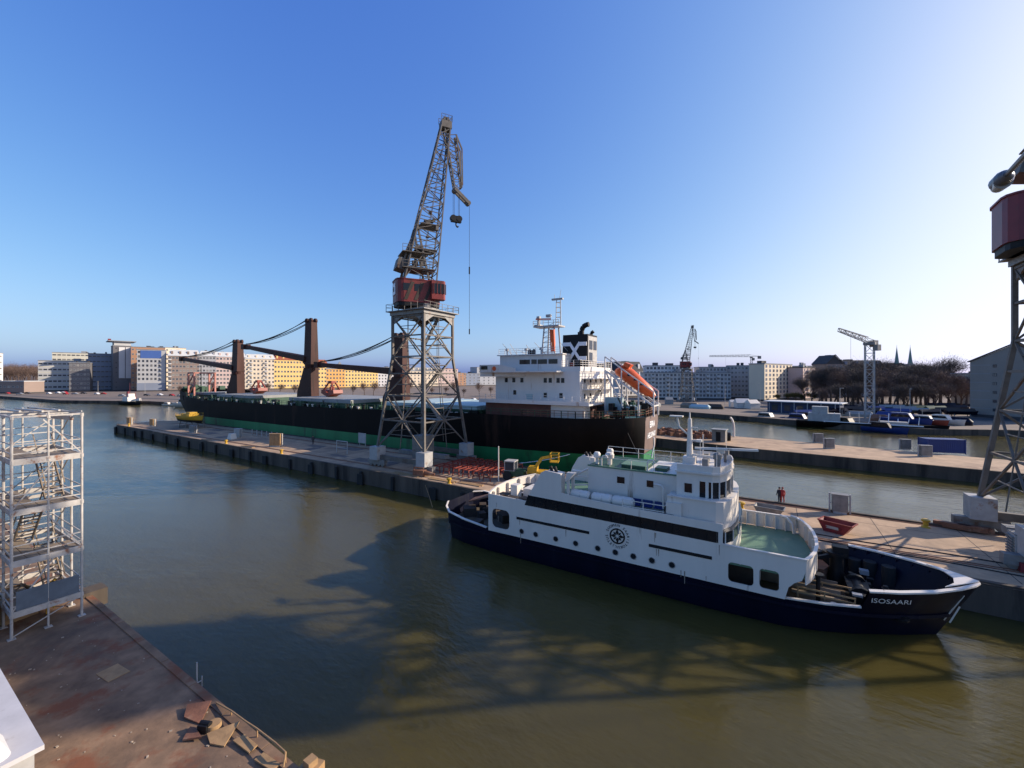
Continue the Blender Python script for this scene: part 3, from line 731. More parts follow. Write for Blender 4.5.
for nm, z0, z1, nz, mt in (('boot_topping',-4,ZB,4,'boot'),('hull',ZB,None,5,'hullblack')):
    rows = bhull(z0, z1, nz); h = MB(); h.grid(rows); h.grid([[(x,2*BC-y,z) for x,y,z in r] for r in rows])
    r1 = rows[-1]; h.add(r1+[(x,2*BC-y,z) for x,y,z in reversed(r1)], [tuple(range(2*len(r1)))])
    o = h.build(nm, M[mt], bf, smooth=True)
m = MB(); a = [(bpt(st,st[4]-.9)[0], BC-max(.1,bpt(st,st[4]-.9)[1]-.05), st[4]-.9) for st in BS]
m.grid([a, [(x,2*BC-y,z) for x,y,z in a]]); m.build('weather_deck', M['greenpaint'], bf)
tz = [4.1,5.5,7,8.4,9.65]; tp = [bpt(BS[-1],z) for z in tz]
m = MB(); m.grid([[(a+.03,BC-b+.05,z) for (a,b),z in zip(tp,tz)],[(a+.03,BC+b-.05,z) for (a,b),z in zip(tp,tz)]]); m.build('transom', mat('brown_transom_paint',(.15,.10,.085),.6,var=.2,scale=.4), bf)
# white bow mark on the transom: ship's name and port
for tx, z, sz in (('EIRA',8.3,1.35),('HELSINKI',6.6,1.2)):
    vs, fs = text_mesh(tx, sz, .02, bold=.03); mx = max(v[0] for v in vs); k_ = (1.7 if tx == 'EIRA' else 2.5)/mx
    m = MB(); m.add([(bpt(BS[-1],z+y)[0]+.07+zz, BC+x*k_, z+y) for x,y,zz in vs], fs); m.build('stern_lettering', M['signwhite'], bf)
m = MB(); m.path([(-16.3,BC+1.6,6),(-16.4,BC+2.3,4.6),(-16.6,BC+1.5,2.6)],.14); m.build('stern_ladder', M['signwhite'], bf)
# rail and bulwark along the deck edge
m = MB()
pl = [(bpt(st,st[4])[0], BC-bpt(st,st[4])[1]+.15, st[4]) for st in BS[4:]]
m.rail(pl,1.0,2.2,.035,(1.0,.6)); m.build('deck_rail', M['greenpaint'], bf)
m = MB()
for st, s2 in zip(BS[:5], BS[1:5]):
    a, b = bpt(st,st[4]), bpt(s2,s2[4])
    for sg in (-1,1): m.extr([(a[0],BC+sg*a[1],st[4]),(b[0],BC+sg*b[1],s2[4]),(b[0],BC+sg*b[1],s2[4]+1.0),(a[0],BC+sg*a[1],st[4]+1.0)],(0,.08,0))
m.build_split('bow_bulwark', M['hullblack'], bf)
# hatches
H_ = [(-140.5,-119,'hatchgrey'),(-103,-79,'hatchgrey'),(-68.5,-57,'hatch'),(-56,-44.5,'hatch'),(-163,-153,'hatchgrey')]
for x0, x1, mt in H_:
    w_ = 8.3 if x0 > -150 else 5
    m = MB(); m.box(x0,x1,BC-w_,BC+w_,8,9.9); co_ = m.build('hatch_coaming', M['greenpaint'], bf)
    m = MB(); n = max(2,int((x1-x0)/4.5))
    for i in range(n): m.box(x0+(x1-x0)*i/n+.08, x0+(x1-x0)*(i+1)/n-.08, BC-w_-.3, BC+w_+.3, 9.9, 10.65)
    m.build('hatch_cover', M[mt], co_)
# deck clutter along the near side
rr = random.Random(11)
m = MB(); m2 = MB()
for i in range(90):
    x = rr.uniform(-160,-44); y = rr.uniform(58.4,60.2); hh = rr.uniform(.4,1.5); mm = m if rr.random() < .6 else m2
    k = rr.random()
    if k < .4: mm.lathe([(.25,0),(.25,hh),(.4,hh+.05),(.4,hh+.35)],(x,y,8.3),8)
    elif k < .8: mm.cbox((x,y,8.6+hh/2),rr.uniform(.5,2.2),rr.uniform(.4,1.2),hh)
    else: mm.beam((x,y,8.3),(x+rr.uniform(-1.5,1.5),y,9.2+hh),.18)
m.build_split('deck_fitting', M['black'], bf); m2.build_split('deck_fitting', M['greenpaint'], bf)
m = MB()
for i in range(26): x = rr.uniform(-158,-46); m.lathe([(.16,0),(.16,.7),(.3,.75),(.3,1.0)],(x,rr.uniform(58.5,59.6),8.5),8)
m.build_split('air_vent', M['shipwhite'], bf)
# forecastle gear
m = MB()
for i in range(16): m.cbox((-170+rr.uniform(-4,6),BC+rr.uniform(-5,4),11+rr.uniform(0,1)),rr.uniform(.6,2),rr.uniform(.6,2),rr.uniform(.8,2.4))
m.build('windlass', M['greenpaint'], bf)
m = MB(); x0 = -163.5
for a in (0,1):
    for b in (0,1): m.beam((x0+a*4.2,62+b*6,9.6),(x0+a*4.2,62+b*6,17.0),.45)
for b in (0,1):
    m.beam((x0,62+b*6,17),(x0+4.2,62+b*6,17),.45); m.beam((x0,62+b*6,13.3),(x0+4.2,62+b*6,17),.3); m.beam((x0,62+b*6,13.3),(x0+4.2,62+b*6,13.3),.35); m.beam((x0+4.2,62+b*6,13.3),(x0,62+b*6,9.9),.3)
for a in (0,1): m.beam((x0+a*4.2,62,17),(x0+a*4.2,68,17),.45)
m.build('jib_rest', mat('faded_pink_red_paint',(.40,.16,.12),.6), bf)
m = MB(); m.tube((-172,BC,10.5),(-172,BC,19.5),.2,.1,8); m.beam((-172,BC-1,15.5),(-172,BC+1,15.5),.1); m.build('foremast', M['black'], bf)
# three slewing deck cranes, jibs stowed forward
def deck_crane(x, zt, xw, jib):
    zb = 9.3
    yn, yf = BC-1.15, BC+1.15; hw = xw/2
    m = MB()
    m.extr([(x-hw-3.4,yn,zb-1),(x+hw+.3,yn,zb-1),(x+hw+.1,yn,zb+(zt-zb)*.18),(x+hw,yn,zb+(zt-zb)*.42),(x-hw,yn,zb+(zt-zb)*.42),(x-hw-1.5,yn,zb+(zt-zb)*.26),(x-hw-3.0,yn,zb+(zt-zb)*.12)],(0,yf-yn,0))
    m.lathe([(hw*.98,0),(hw*.98,.9)],(x,BC,zb+(zt-zb)*.42),16)
    cr = m.build('crane_pedestal', M['cranebrown'], bf)
    z1 = zb+(zt-zb)*.42+.9
    m = MB(); m.prism([(x-hw,yn),(x+hw,yn),(x+hw,yf),(x-hw,yf)],z1,zt,[(x-hw*.86,yn+.3),(x+hw*.86,yn+.3),(x+hw*.86,yf-.3),(x-hw*.86,yf-.3)])
    for yy in (yn+.5,yf-.5):
        for xx in (x-hw*.55,x+hw*.55): m.tube((xx,yy-.25,zt+.45),(xx,yy+.25,zt+.45),.7,.7,10)
    m.rail([(x-hw*.8,yn+.35,zt),(x+hw*.8,yn+.35,zt)],.9,1.6,.03)
    m.cbox((x-hw-.5,yn+1.2,z1+1.4),1.3,1.6,1.9)
    m.build('crane_tower', M['cranebrown'], cr)
    (pz, tx, tz) = jib
    m = MB()
    for yy in (BC-1.1,BC+1.1):
        m.beam((x-hw*.6,yy,pz),(tx,BC+(yy-BC)*.35,tz),.7,1.5,.5)
    n = 8
    for i in range(1,n):
        k = i/n; xx = x-hw*.6+(tx-x+hw*.6)*k; zz = pz+(tz-pz)*k; hw_ = 1.1*(1-k)+.38*k; m.beam((xx,BC-hw_,zz),(xx,BC+hw_,zz),.4)
    m.cbox((tx-.4,BC,tz),1.6,2.2,1.6)
    m.build('crane_jib', M['cranebrown'], cr)
    m = MB()
    for yy, dz in ((-.8,.6),(-.3,.9),(.3,.6),(.8,.9)):
        pts = []
        a = Vector((x-hw*.3,BC+yy*1.5,zt+dz)); b = Vector((tx+.6,BC+yy*.6,tz+.9))
        for i in range(11):
            k = i/10; p = a.lerp(b,k); p.z -= 4*k*(1-k)*(.8+.6*abs(yy)); pts.append(p)
        m.path(pts,.10,5)
    m.build('crane_wire', M['black'], cr)
deck_crane(-146.3, 26.6, 3.6, (18.6,-186,22.3))
deck_crane(-107.0, 30.6, 3.3, (20.6,-141.0,25.2))
deck_crane(-72.6, 24.8, 3.4, (17.0,-103,19.0))
# stern house
m = MB(); m.box(-42.6,-24.6,60.4,76,8.9,11.5); m.build('poop_house', mat('red_brown_deckhouse',(.13,.045,.035),.6,var=.3,scale=.5,col2=(.05,.03,.03),amt=.15), bf)
m = MB(); m.box(-29.6,-24.0,59.8,62.2,9.3,11.4); m.build('engine_casing', M['shipwhite'], bf)
m = MB(); m.box(-43,-22.9,58.9,77,11.5,11.75); m.box(-43,-22.9,58.88,58.98,11.75,12.1); m.build('house_deck', M['shipwhite'], bf)
m = MB(); m.box(-40.9,-25.2,61,77,11.75,16.6); m.build('accommodation_block', M['shipwhite'], bf)
m = MB(); m.box(-42.6,-28,58.6,79.4,16.6,16.8); m.extr([(-42.6,58.6,16.8),(-38.6,58.6,16.8),(-35.5,58.6,16.8),(-35.5,58.6,17.3),(-38.6,58.6,17.9),(-42.6,58.6,17.9)],(0,.1,0))
m.extr([(-42.6,58.7,15.9),(-35.0,60.9,15.9),(-35.0,60.9,16.6),(-42.6,58.7,16.6)],(.1,.1,0)); m.box(-42.65,-42.5,58.6,79.4,16.8,17.9); m.build('bridge_wing', M['shipwhite'], bf)
m = MB(); m.box(-40.4,-28.4,61.6,76.4,16.8,19.5); m.box(-40.8,-28.2,61.2,76.8,19.5,19.65); m.build('bridge_house', M['shipwhite'], bf)
m = MB(); m.box(-40.5,-25.2,60.98,77,16.55,16.75); m.box(-28.2,-25.2,61.2,76,16.7,17.5); m.build('funnel_deck', M['shipwhite'], bf)
for x0, x1 in ((-36.4,-34.4),(-34.1,-33.1),(-32.9,-31.2),(-30.9,-29.3)):
    m = MB(); m.box(x0,x1,61.54,61.62,18.0,18.75); m.build('bridge_window', M['dglass'], bf)
m = MB(); m.box(-42.3,-41.0,58.54,58.62,17.1,17.7); m.build('bridge_window', M['dglass'], bf)
wm = MB(); wm.box(-.28,.28,-.03,.05,-.38,.38); w0 = wm.build('porthole', M['dglass'], bf, local=True); w0.location = (-31.2+97,60.98-69,15.3); wm_ = w0.data
for x, z in ((-30.3,15.3),(-28.9,15.3),(-28.1,15.3),(-38.7,15.3),(-37.2,15.3),(-35.6,15.3),(-31.2,12.9),(-28.4,12.9),(-37,13.2)):
    inst(wm_, 'porthole', bf, (x+97,60.98-69,z))
for y in (63,65.5,68,70.5): 
    for z in (12.8,15.2): o = inst(wm_, 'porthole', bf, (-25.19+97,y-69,z), PI/2)
m = MB(); m.tube((-39.6,58.52,17.25),(-39.6,58.58,17.25),.38,.38,14); m.build('lifebuoy', M['orange'], bf)
m = MB(); m.box(-34.8,-33.5,60.9,60.99,12.1,13.0); m.build('wall_locker', M['hatch'], bf)
m = MB(); m.rail([(-40.5,61.4,19.65),(-28.4,61.4,19.65)],1.0,1.2,.03,(1,.66,.33)); m.rail([(-28.4,61.2,17.5),(-25.3,61.2,17.5),(-25.3,76,17.5)],1.0,1.2,.03,(1,.66,.33)); m.rail([(-43,59,11.9),(-23,59,11.9),(-23,77,11.9)],1.0,1.3,.03,(1,.66,.33))
m.rail([(-24.8,61,13.9),(-24.8,74,13.9)],1.0,1.3,.03); m.rail([(-24.8,61,15.6),(-24.8,74,15.6)],1.0,1.3,.03); m.build_split('handrail', M['shipwhite'], bf)
m = MB()
for z in (13.8,15.5): m.box(-25.2,-23.4,62,76,z,z+.12)
m.beam((-24,63,11.8),(-24,67,13.8),.7,.1); m.beam((-24,67,13.9),(-24,71,15.5),.7,.1); m.beam((-24,64,15.6),(-24,66,16.7),.7,.1); m.build_split('aft_balcony', M['shipwhite'], bf)
m = MB()
for i in range(8): x = -40.2+i*1.6; m.tube((x,61.8+rr.uniform(0,5),19.6),(x,62+rr.uniform(0,.2),21+rr.uniform(-.5,.9)),.05,.04,5)
for x, y in ((-39.8,63),(-36.5,64),(-33,63)): m.lathe([(.12,0),(.12,.7),(.35,.8),(.3,1.2)],(x,y,19.65),8)
m.build_split('aerial', M['steelpale'], bf)
m = MB()
for x, y in ((-35.0,62.6),(-34.3,62.8)): m.lathe([(.35,0),(.35,.7),(.1,.95)],(x,y,19.65),10)
m.build_split('searchlight', M['black'], bf)
# funnel
m = MB(); m.prism([(-30.0,64.8),(-25.6,64.8),(-25.6,69.6),(-30.0,69.6)],16.8,22.9,[(-29.9,65.0),(-25.5,65.0),(-25.5,69.4),(-29.9,69.4)]); fu = m.build('funnel', M['black'], bf)
m = MB(); m.box(-25.62,-25.45,65.2,69.2,17.2,22.6); m.build('funnel_end', M['steelpale'], fu)
m = MB()
for y0, z0 in ((65.6,20.4),(67.5,20.4),(65.6,18.4)): m.box(-25.5,-25.40,y0,y0+1.4,z0,z0+1.5)
m.build_split('louvre', M['dglass'], fu)
m = MB(); yb = 64.86
def bar(x0,z0,x1,z1,wd=.62): m.extr([(x0,yb,z0-wd/2),(x1,yb,z1-wd/2),(x1,yb,z1+wd/2),(x0,yb,z0+wd/2)],(0,-.10,0))
bar(-29.9,21.3,-28.5,21.3); bar(-29.9,18.95,-28.5,18.95); bar(-28.5,21.3,-26.95,18.95,.85); bar(-26.95,18.95,-25.6,18.95); bar(-26.95,21.3,-25.6,21.3)
m.extr([(-28.5,yb,18.95-.42),(-28.5,yb,18.95+.42),(-28.03,yb,20.09),(-27.73,yb,19.64)],(0,-.10,0)); m.extr([(-26.95,yb,21.3-.42),(-26.95,yb,21.3+.42),(-27.73,yb,20.59),(-27.42,yb,20.14)],(0,-.10,0))
m.build('funnel_band', M['signwhite'], fu)
m = MB(); m.path([(-27.2,66.6,22.8),(-27.2,66.6,23.7),(-26.9,66.6,24.3),(-26.4,66.6,24.6),(-25.9,66.6,24.65)],.42,10); m.path([(-28.2,68,22.8),(-28.2,68,23.6)],.3,8); m.path([(-26.4,69,22.8),(-26.4,69,23.4),(-26,69,23.7)],.3,8); m.build_split('exhaust_pipe', M['black'], fu, smooth=True)
m = MB(); m.box(-29.8,-28.9,64.3,64.7,16.8,18.2); m.box(-28.6,-27.7,64.3,64.7,16.8,18.3); m.build_split('fire_locker', M['redpaint'], bf)
# mast: a lattice tripod with yard
m = MB()
for (x,y) in ((-35.9,68.8),(-33.2,68.8),(-35.9,71.2),(-33.2,71.2)): m.tube((x,y,19.6),(-34.5+(x+34.5)*.75,70+(y-70)*.8,25),.16,.14,6)
for i in range(6):
    z = 20.3+i*.9; m.beam((-35.7,68.9,z),(-33.4,68.9,z),.1); m.beam((-35.7,68.9,z),(-33.4,68.9,z+.9),.07)
m.box(-37.6,-32.4,68.6,71.4,25,25.25); m.box(-37.8,-36.6,69.3,70.5,25.3,25.6)
m.lathe([(.3,0),(.3,1.0),(.5,1.1),(.4,1.6)],(-37.2,70,25.6),8); m.rail([(-37.6,68.6,25.25),(-32.4,68.6,25.25)],.9,1.0,.04)
for dx, dy in ((-.5,-.5),(.5,-.5),(0,.5)): m.tube((-32.9+dx,70+dy,25.2),(-32.9+dx*.8,70+dy*.8,30),.09,.08,5)
for i in range(5): z = 25.8+i*.9; m.beam((-33.4,69.5,z),(-32.4,69.5,z),.08); m.beam((-33.4,69.5,z),(-32.9,70.5,z),.08)
m.cbox((-33.3,70,30.1),2.2,.5,.3); m.tube((-32.9,70,30),(-32.6,70,31.8),.05,.03,5); m.tube((-33.9,70,30),(-33.9,70,31),.05,.04,5)
m.cbox((-34.6,69,27),.9,.6,.5); ms = m.build('radar_mast', M['steelpale'], bf)
m = MB(); m.cbox((-35.4,68.4,26.4),2.8,.2,.25,rz=.4); m.cbox((-33.6,68.6,22.4),.8,.5,4.0,rx=.1); m.build('radar_scanner', M['orange'], ms)
# poop clutter and mooring winches
m = MB()
for i in range(44): m.cbox((rr.uniform(-24,-17),rr.uniform(63,73),9.8+rr.uniform(0,1.4)),rr.uniform(.2,1.2),rr.uniform(.2,1.0),rr.uniform(.4,1.8))
m.build_split('mooring_winch', M['black'], bf)
m = MB()
for i in range(24): m.cbox((rr.uniform(-23,-17),rr.uniform(64,72),10.2+rr.uniform(0,1.6)),rr.uniform(.15,.6),rr.uniform(.2,.5),rr.uniform(.3,1.0))
m.build_split('deck_fitting', M['greenpaint'], bf)
m = MB(); pp = [(bpt(st,st[4])[0]-.1, BC-bpt(st,st[4])[1]+.2, st[4]) for st in BS[10:]]+[(-16.4,BC+3.8,9.8)]; m.rail(pp,1.1,1.1,.03,(1,.66,.33)); m.build('poop_rail', M['rust'], bf)
m = MB(); m.box(-22.6,-20,65,66.5,9.8,12.6); m.box(-19.8,-17.6,65.5,70,9.8,11.2); m.build_split('poop_deckhouse', M['hatch'], bf)
# free fall lifeboat and its launching ramp
m = MB(); A_ = Vector((-22.6,66.6,16.9)); B_ = Vector((-15.2,67.4,11.4))
for dy in (-1.5,1.5):
    o_ = Vector((0,dy,0)); m.beam(A_+o_,B_+o_,.28); m.beam(A_+o_+Vector((0,0,2.2)),B_+o_+Vector((0,0,2.2)),.18)
    for k in (0,.35,.7,1): p = A_.lerp(B_,k)+o_; m.beam(p,p+Vector((0,0,2.2)),.16); m.beam(p,(p.x,p.y,9.8),.22)
    m.beam(A_+o_,(A_.x+3.5,A_.y+dy,9.8),.2)
for k in (0,.35,.7,1): p = A_.lerp(B_,k); m.beam(p+Vector((0,-1.5,0)),p+Vector((0,1.5,0)),.2)
m.build('lifeboat_ramp', M['shipwhite'], bf)
lb = thing('lifeboat', 'orange free fall lifeboat tilted on the white ramp at the freighter stern', 'lifeboat', (-18.9,67,14.2))
d = (B_-A_).normalized(); side = Vector((0,1,0)); upv = side.cross(d)*-1
if upv.z < 0: upv = -upv
def lbp(x,y,z): p = A_.lerp(B_,.5)+d*x+side*y+upv*z; return tuple(p)
prof = [(-3.6,.5,.5,1.3),(-3.2,1.0,.25,2.1),(-1.5,1.25,.15,2.55),(1.0,1.25,.15,2.2),(2.6,.95,.3,1.9),(3.7,.25,.8,1.3)]
rows = []
for x, b, z0, z1 in prof:
    n = 12; rows.append([lbp(x, b*math.cos(2*PI*i/n)*(1.0), (z0+z1)/2+(z1-z0)/2*math.sin(2*PI*i/n)) for i in range(n+1)])
m = MB().grid(rows); m.add(rows[0][:-1],[tuple(range(12))]); m.add(rows[-1][:-1],[tuple(range(12))]); m.build('hull', M['orange'], lb, smooth=True)
m = MB(); c = [lbp(x,y,z) for x,y,z in ((-3.0,-.75,2.1),(-2.0,-.75,2.35),(-2.0,.75,2.35),(-3.0,.75,2.1))]; m.extr(c, upv*.7); lw = m.build('conning_position', M['orange'], lb)
m = MB()
for x in (-1.2,0,1.2): 
    c = lbp(x,-1.26,1.6); m.cbox(c,.5,.06,.3)
m.build('window', M['dglass'], lb)
# clamshell grabs on the hatches
gr = thing('clamshell_grab', 'red clamshell grab standing on the forward hatch between the deck cranes', 'grab', (-132.0,68,10.65), group='clamshell grabs on the freighter', scale=.72)
m = MB()
for sx in (-1,1): m.extr([(sx*.1,-1.9,0),(sx*3.6,-1.9,1.3),(sx*3.4,-1.9,2.5),(sx*1.2,-1.9,2.4),(sx*.1,-1.9,1.2)],(0,3.8,0))
m.build('bucket', M['redpaint'], gr, local=True)
m = MB()
for sx in (-1,1):
    for y in (-1.4,1.4): m.beam((sx*2.8,y,2.3),(sx*.6,y*.5,5.3),.4)
m.cbox((0,0,5.2),1.9,1.7,1.0); m.cbox((0,0,3),.9,1.4,1.2); m.build('grab_head', M['redpaint'], gr, local=True)
dup(gr, (-96.5,68,10.65), 0, 'red clamshell grab standing on the middle hatch aft of the tallest deck crane')
# draught-light string / mooring ropes from the stern
rope((-17.5,64.6,8.0),(-34,57.0,2.2),1.0,'pale mooring rope sagging from the black freighter stern to the jetty',.06,'signwhite')
rope((-19,63.4,8.6),(-12,54.4,2.2),.6,'dark mooring rope from the freighter stern down to the jetty edge',.05)
# ================================================================== portal cranes
def lattice(m, c0, c1, n, w=.12, wc=.2, skip=()):
    """four chords from rectangle c0 to rectangle c1, n bays with diagonals"""
    P = lambda i,k: Vector(c0[i]).lerp(Vector(c1[i]),k)
    for i in range(4): m.beam(c0[i], c1[i], wc)
    for b in range(n):
        k0, k1 = b/n, (b+1)/n
        for i in range(4):
            j = (i+1)%4
            m.beam(P(i,k1),P(j,k1),w)
            if (b+i) % 2: m.beam(P(i,k0),P(j,k1),w)
            else: m.beam(P(j,k0),P(i,k1),w)
def portal_crane(label, loc, yaw, txt=None, scale=1.0, group=None, housemat='cranered', sign=True, rear=4.9, zoff=0.0, hh=4.1, xt=4.0, xe=6.8):
    t = thing('portal_crane', label, 'crane', loc, 0, group, scale)
    B = lambda mb, n, mt, p=t: mb.build(n, M[mt], p, local=True)
    F, V, zf, zs, zt = 4.9, 3.3, 3.0, 17.0, 23.4
    cs = [(-1,-1),(1,-1),(1,1),(-1,1)]
    for a, b in cs:
        m = MB(); m.beam((a*F,b*F,zf),(a*V,b*V,zs),.34); m.beam((a*V,b*V,zs),(a*V,b*V,zt),.34)
        leg = B(m,'leg','cranegrey')
        m = MB(); m.cbox((a*F,b*F,2.1),1.7,1.7,2.0); B(m,'leg_box','steelpale',leg)
        m = MB(); m.cbox((a*F,b*F,.75),3.6,.7,.75)
        for dx in (-1.3,-.45,.45,1.3): m.tube((a*F+dx,b*F-.2,.42),(a*F+dx,b*F+.2,.42),.38,.38,12)
        B(m,'bogie','steel',leg)
    lev = [(3.0,F),(7.2,None),(11.0,None),(14.4,None),(17.0,V),(20.2,V),(23.2,V)]
    def rad(z): return F+(V-F)*min(1,max(0,(z-zf)/(zs-zf)))
    for i in range(4):
        m = MB(); (a,b), (c,d) = cs[i], cs[(i+1)%4]
        Q = lambda z,k: Vector(((a+(c-a)*k)*rad(z),(b+(d-b)*k)*rad(z),z))
        zz = [l[0] for l in lev]
        for z in zz[1:]: m.beam(Q(z,0),Q(z,1),.2)
        for q, (z0, z1) in enumerate(zip(zz, zz[1:])):
            if q % 2 == 0: m.beam(Q(z0,0),Q(z1,.5),.16); m.beam(Q(z0,1),Q(z1,.5),.16)
            else: m.beam(Q(z0,.5),Q(z1,0),.16); m.beam(Q(z0,.5),Q(z1,1),.16)
        for q, (z0, z1) in enumerate(zip(zz, zz[1:])):
            zm = (z0+z1)/2; m.beam(Q(zm,.25),Q(zm,.75),.09); m.beam(Q(z0,.5),Q(z1,.5),.08)
        if i in (0,2): m.beam(Q(1.5,0)*1,Q(1.5,1),.5,.7)
        B(m,'bracing','cranegrey')
    m = MB(); m.box(-5.0,5.0,-.5,.5,1.3,1.9); m.box(-1.2,1.2,-1.2,1.2,.4,4.6); m.beam((-1.2,-1.2,4.6),(-V,-V,11),.2)
    # ladder and stair inside
    for z0,z1,x0,x1 in ((2,7,-2,2),(7,11.2,2,-2),(11.2,15,-2,2),(15,19,2,-2),(19,23.2,-1.5,1.5)): m.beam((x0,1.8,z0),(x1,1.8,z1),.7,.12); m.beam((x0,1.5,z0+.9),(x1,1.5,z1+.9),.06)
    for z in (7,11.2,15,19): m.box(-2.8,2.8,1.1,2.6,z-.06,z+.04); m.beam((-2.8,1.1,z+1),(2.8,1.1,z+1),.05)
    B(m,'access_stair','steel')
    m = MB(); m.box(-V-.3,V+.3,-V-.3,V+.3,zt,zt+.55); m.box(-V-.75,V+.75,-V-.75,V+.75,zt+.55,zt+.68)
    for a,b in cs:
        m.extr([(a*V,b*V,zt-1.4),(a*V,b*V,zt),(a*V*.3,b*V,zt)],(0,.12,0)); m.extr([(a*V,b*V,zt-1.4),(a*V,b*V,zt),(a*V,b*V*.3,zt)],(.12,0,0))
    pf = B(m,'platform','steel')
    m = MB(); e = V+.7; m.rail([(-e,-e,zt+.68),(e,-e,zt+.68),(e,e,zt+.68),(-e,e,zt+.68),(-e,-e,zt+.68)],1.05,1.4,.03); B(m,'platform_rail','cranegrey',pf)
    m = MB(); m.lathe([(2.6,0),(2.6,.5),(2.3,.6),(2.3,1.2+min(0,zoff))],(0,0,zt+.68),24); B(m,'slewing_ring','steel')
    # ---- upper works, yawed
    R = Matrix.Rotation(yaw,4,'Z')
    def U(mb, n, mt, p=t, smooth=False):
        mb.v = [tuple(R @ Vector(v)) for v in mb.v]; return mb.build(n, M[mt] if isinstance(mt,str) else mt, p, local=True, smooth=smooth)
    zh = zt+1.9+zoff
    plan = [(-rear,-1.2),(-rear+.15,-1.8),(-rear+.6,-2.2),(-rear+1,-2.3),(1.2,-2.3),(1.8,-2.1),(2.3,-1.5),(2.5,0),(2.3,1.5),(1.8,2.1),(1.2,2.3),(-rear+1,2.3),(-rear+.6,2.2),(-rear+.15,1.8),(-rear,1.2)]
    m = MB(); m.prism(plan,zh,zh+hh); m.prism([(x*1.02,y*1.03) for x,y in plan],zh+hh,zh+hh+.15); hs = U(m,'machinery_house',housemat)
    m = MB(); m.prism([(x*.97,y*.97) for x,y in plan],zh-.55,zh); U(m,'house_frame','black')
    for (x0,x1) in ((-3.6,-2.6),(-1.9,-.9)):
        for sy in (-1,1): m = MB(); m.box(x0,x1,sy*2.30-.03,sy*2.30+.03,zh+1.7,zh+2.8); U(m,'house_window','dglass',hs)
    m = MB()
    for k in range(3): m.extr([(-3.5+k*1.5,-2.34,zh+.3),(-3.0+k*1.5,-2.34,zh+.3),(-1.9+k*1.5,-2.34,zh+hh-.35),(-2.4+k*1.5,-2.34,zh+hh-.35)],(0,.03,0))
    if sign: U(m,'warning_stripe','tarp',hs)
    if sign:
        m = MB(); m.box(-rear-.09,-rear-.02,-1.0,1.0,zh+1.2,zh+2.9); U(m,'sign_board','signwhite',hs)
        m = MB(); m.box(-rear-.13,-rear-.08,-.35,.35,zh+1.7,zh+2.4); U(m,'sign_mark','black',hs)
    # driver's cab
    m = MB(); m.prism([(.6,-2.95),(2.5,-2.95),(2.9,-2.5),(2.9,-1.3),(.6,-1.3)],zh+.6,zh+3.5); cb = U(m,'cab',housemat)
    m = MB(); m.prism([(.9,-2.99),(2.52,-2.99),(2.94,-2.52),(2.94,-1.35),(.9,-1.35)],zh+1.5,zh+3.0); U(m,'cab_window','dglass',cb)
    m = MB()
    for p in ((.9,-3.01),(1.45,-3.01),(2.0,-3.01),(2.54,-3.01),(2.96,-2.52),(2.96,-1.95),(2.96,-1.35)): m.beam((p[0],p[1],zh+1.45),(p[0],p[1],zh+3.05),.08)
    U(m,'cab_frame',housemat,cb)
    zr = zh+hh+.15
    # A-frame with counterweight lever
    m = MB()
    for y in (-1.5,1.5):
        m.beam((-3.4,y,zr),(-1.2,y*.8,zr+8.6),.32); m.beam((.6,y,zr),(-1.2,y*.8,zr+8.6),.28); m.beam((-2.9,y,zr+2),(.2,y,zr+2),.16); m.beam((-2.3,y,zr+4.3),(-.3,y,zr+4.3),.16); m.beam((-3.4,y,zr),(-.2,y,zr+4.3),.14)
    for z,x in ((2,-2.9),(4.3,-2.3),(8.6,-1.2)): m.beam((x,-1.5,zr+z),(x,1.5,zr+z),.2)
    for z,x in ((2,.2),(4.3,-.3)): m.beam((x,-1.5,zr+z),(x,1.5,zr+z),.2)
    m.box(-3.6,1.6,-1.9,1.9,zr+1.75,zr+1.87); m.box(-3.6,.6,-1.9,1.9,zr+4.2,zr+4.3); m.rail([(-3.6,-1.9,zr+1.87),(1.6,-1.9,zr+1.87)],1.,1.0,.03); m.rail([(-3.6,1.9,zr+1.87),(1.6,1.9,zr+1.87)],1.,1.0,.03); m.rail([(-3.6,-1.9,zr+4.3),(.6,-1.9,zr+4.3)],1.,1.0,.03)
    U(m,'a_frame','cranegrey')
    m = MB(); m.cbox((-3.6,0,zr+2.4),1.3,2.6,1.7,ry=.25)
    for y in (-1.2,1.2): m.beam((-3.4,y,zr+2.8),(-1.0,y*.8,zr+8.8),.2)
    U(m,'counterweight','cranegrey')
    # main jib
    m = MB(); zj = 54.5
    c0 = [(-3.2,-1.7,zr+.2),(1.7,-1.7,zr-.2),(1.7,1.7,zr-.2),(-3.2,1.7,zr+.2)]
    c1 = [(xt-1.1,-.7,zj),(xt+.3,-.7,zj-.3),(xt+.3,.7,zj-.3),(xt-1.1,.7,zj)]
    lattice(m,c0,c1,16,.10,.19)
    m.cbox((xt-.3,0,zj+.3),1.7,1.6,1.1); m.tube((xt-.3,-.5,zj+.9),(xt-.3,.5,zj+.9),.7,.7,14)
    m.rail([(xt-1.2,-.8,zj+.8),(xt+.6,-.8,zj+.8),(xt+.6,.8,zj+.8),(xt-1.2,.8,zj+.8)],1.0,.6,.03)
    m.beam((-1.2,0,zr+8.8),(xt-1.0,0,zj-4),.16)
    for z in (zr+5,zr+9): k = (z-zr)/(zj-zr); x = -2.2+(xt+1.0)*k; m.box(x-.2,x+3.6-2.4*k,-1.5,1.5,z,z+.1)
    rj = random.Random(4)
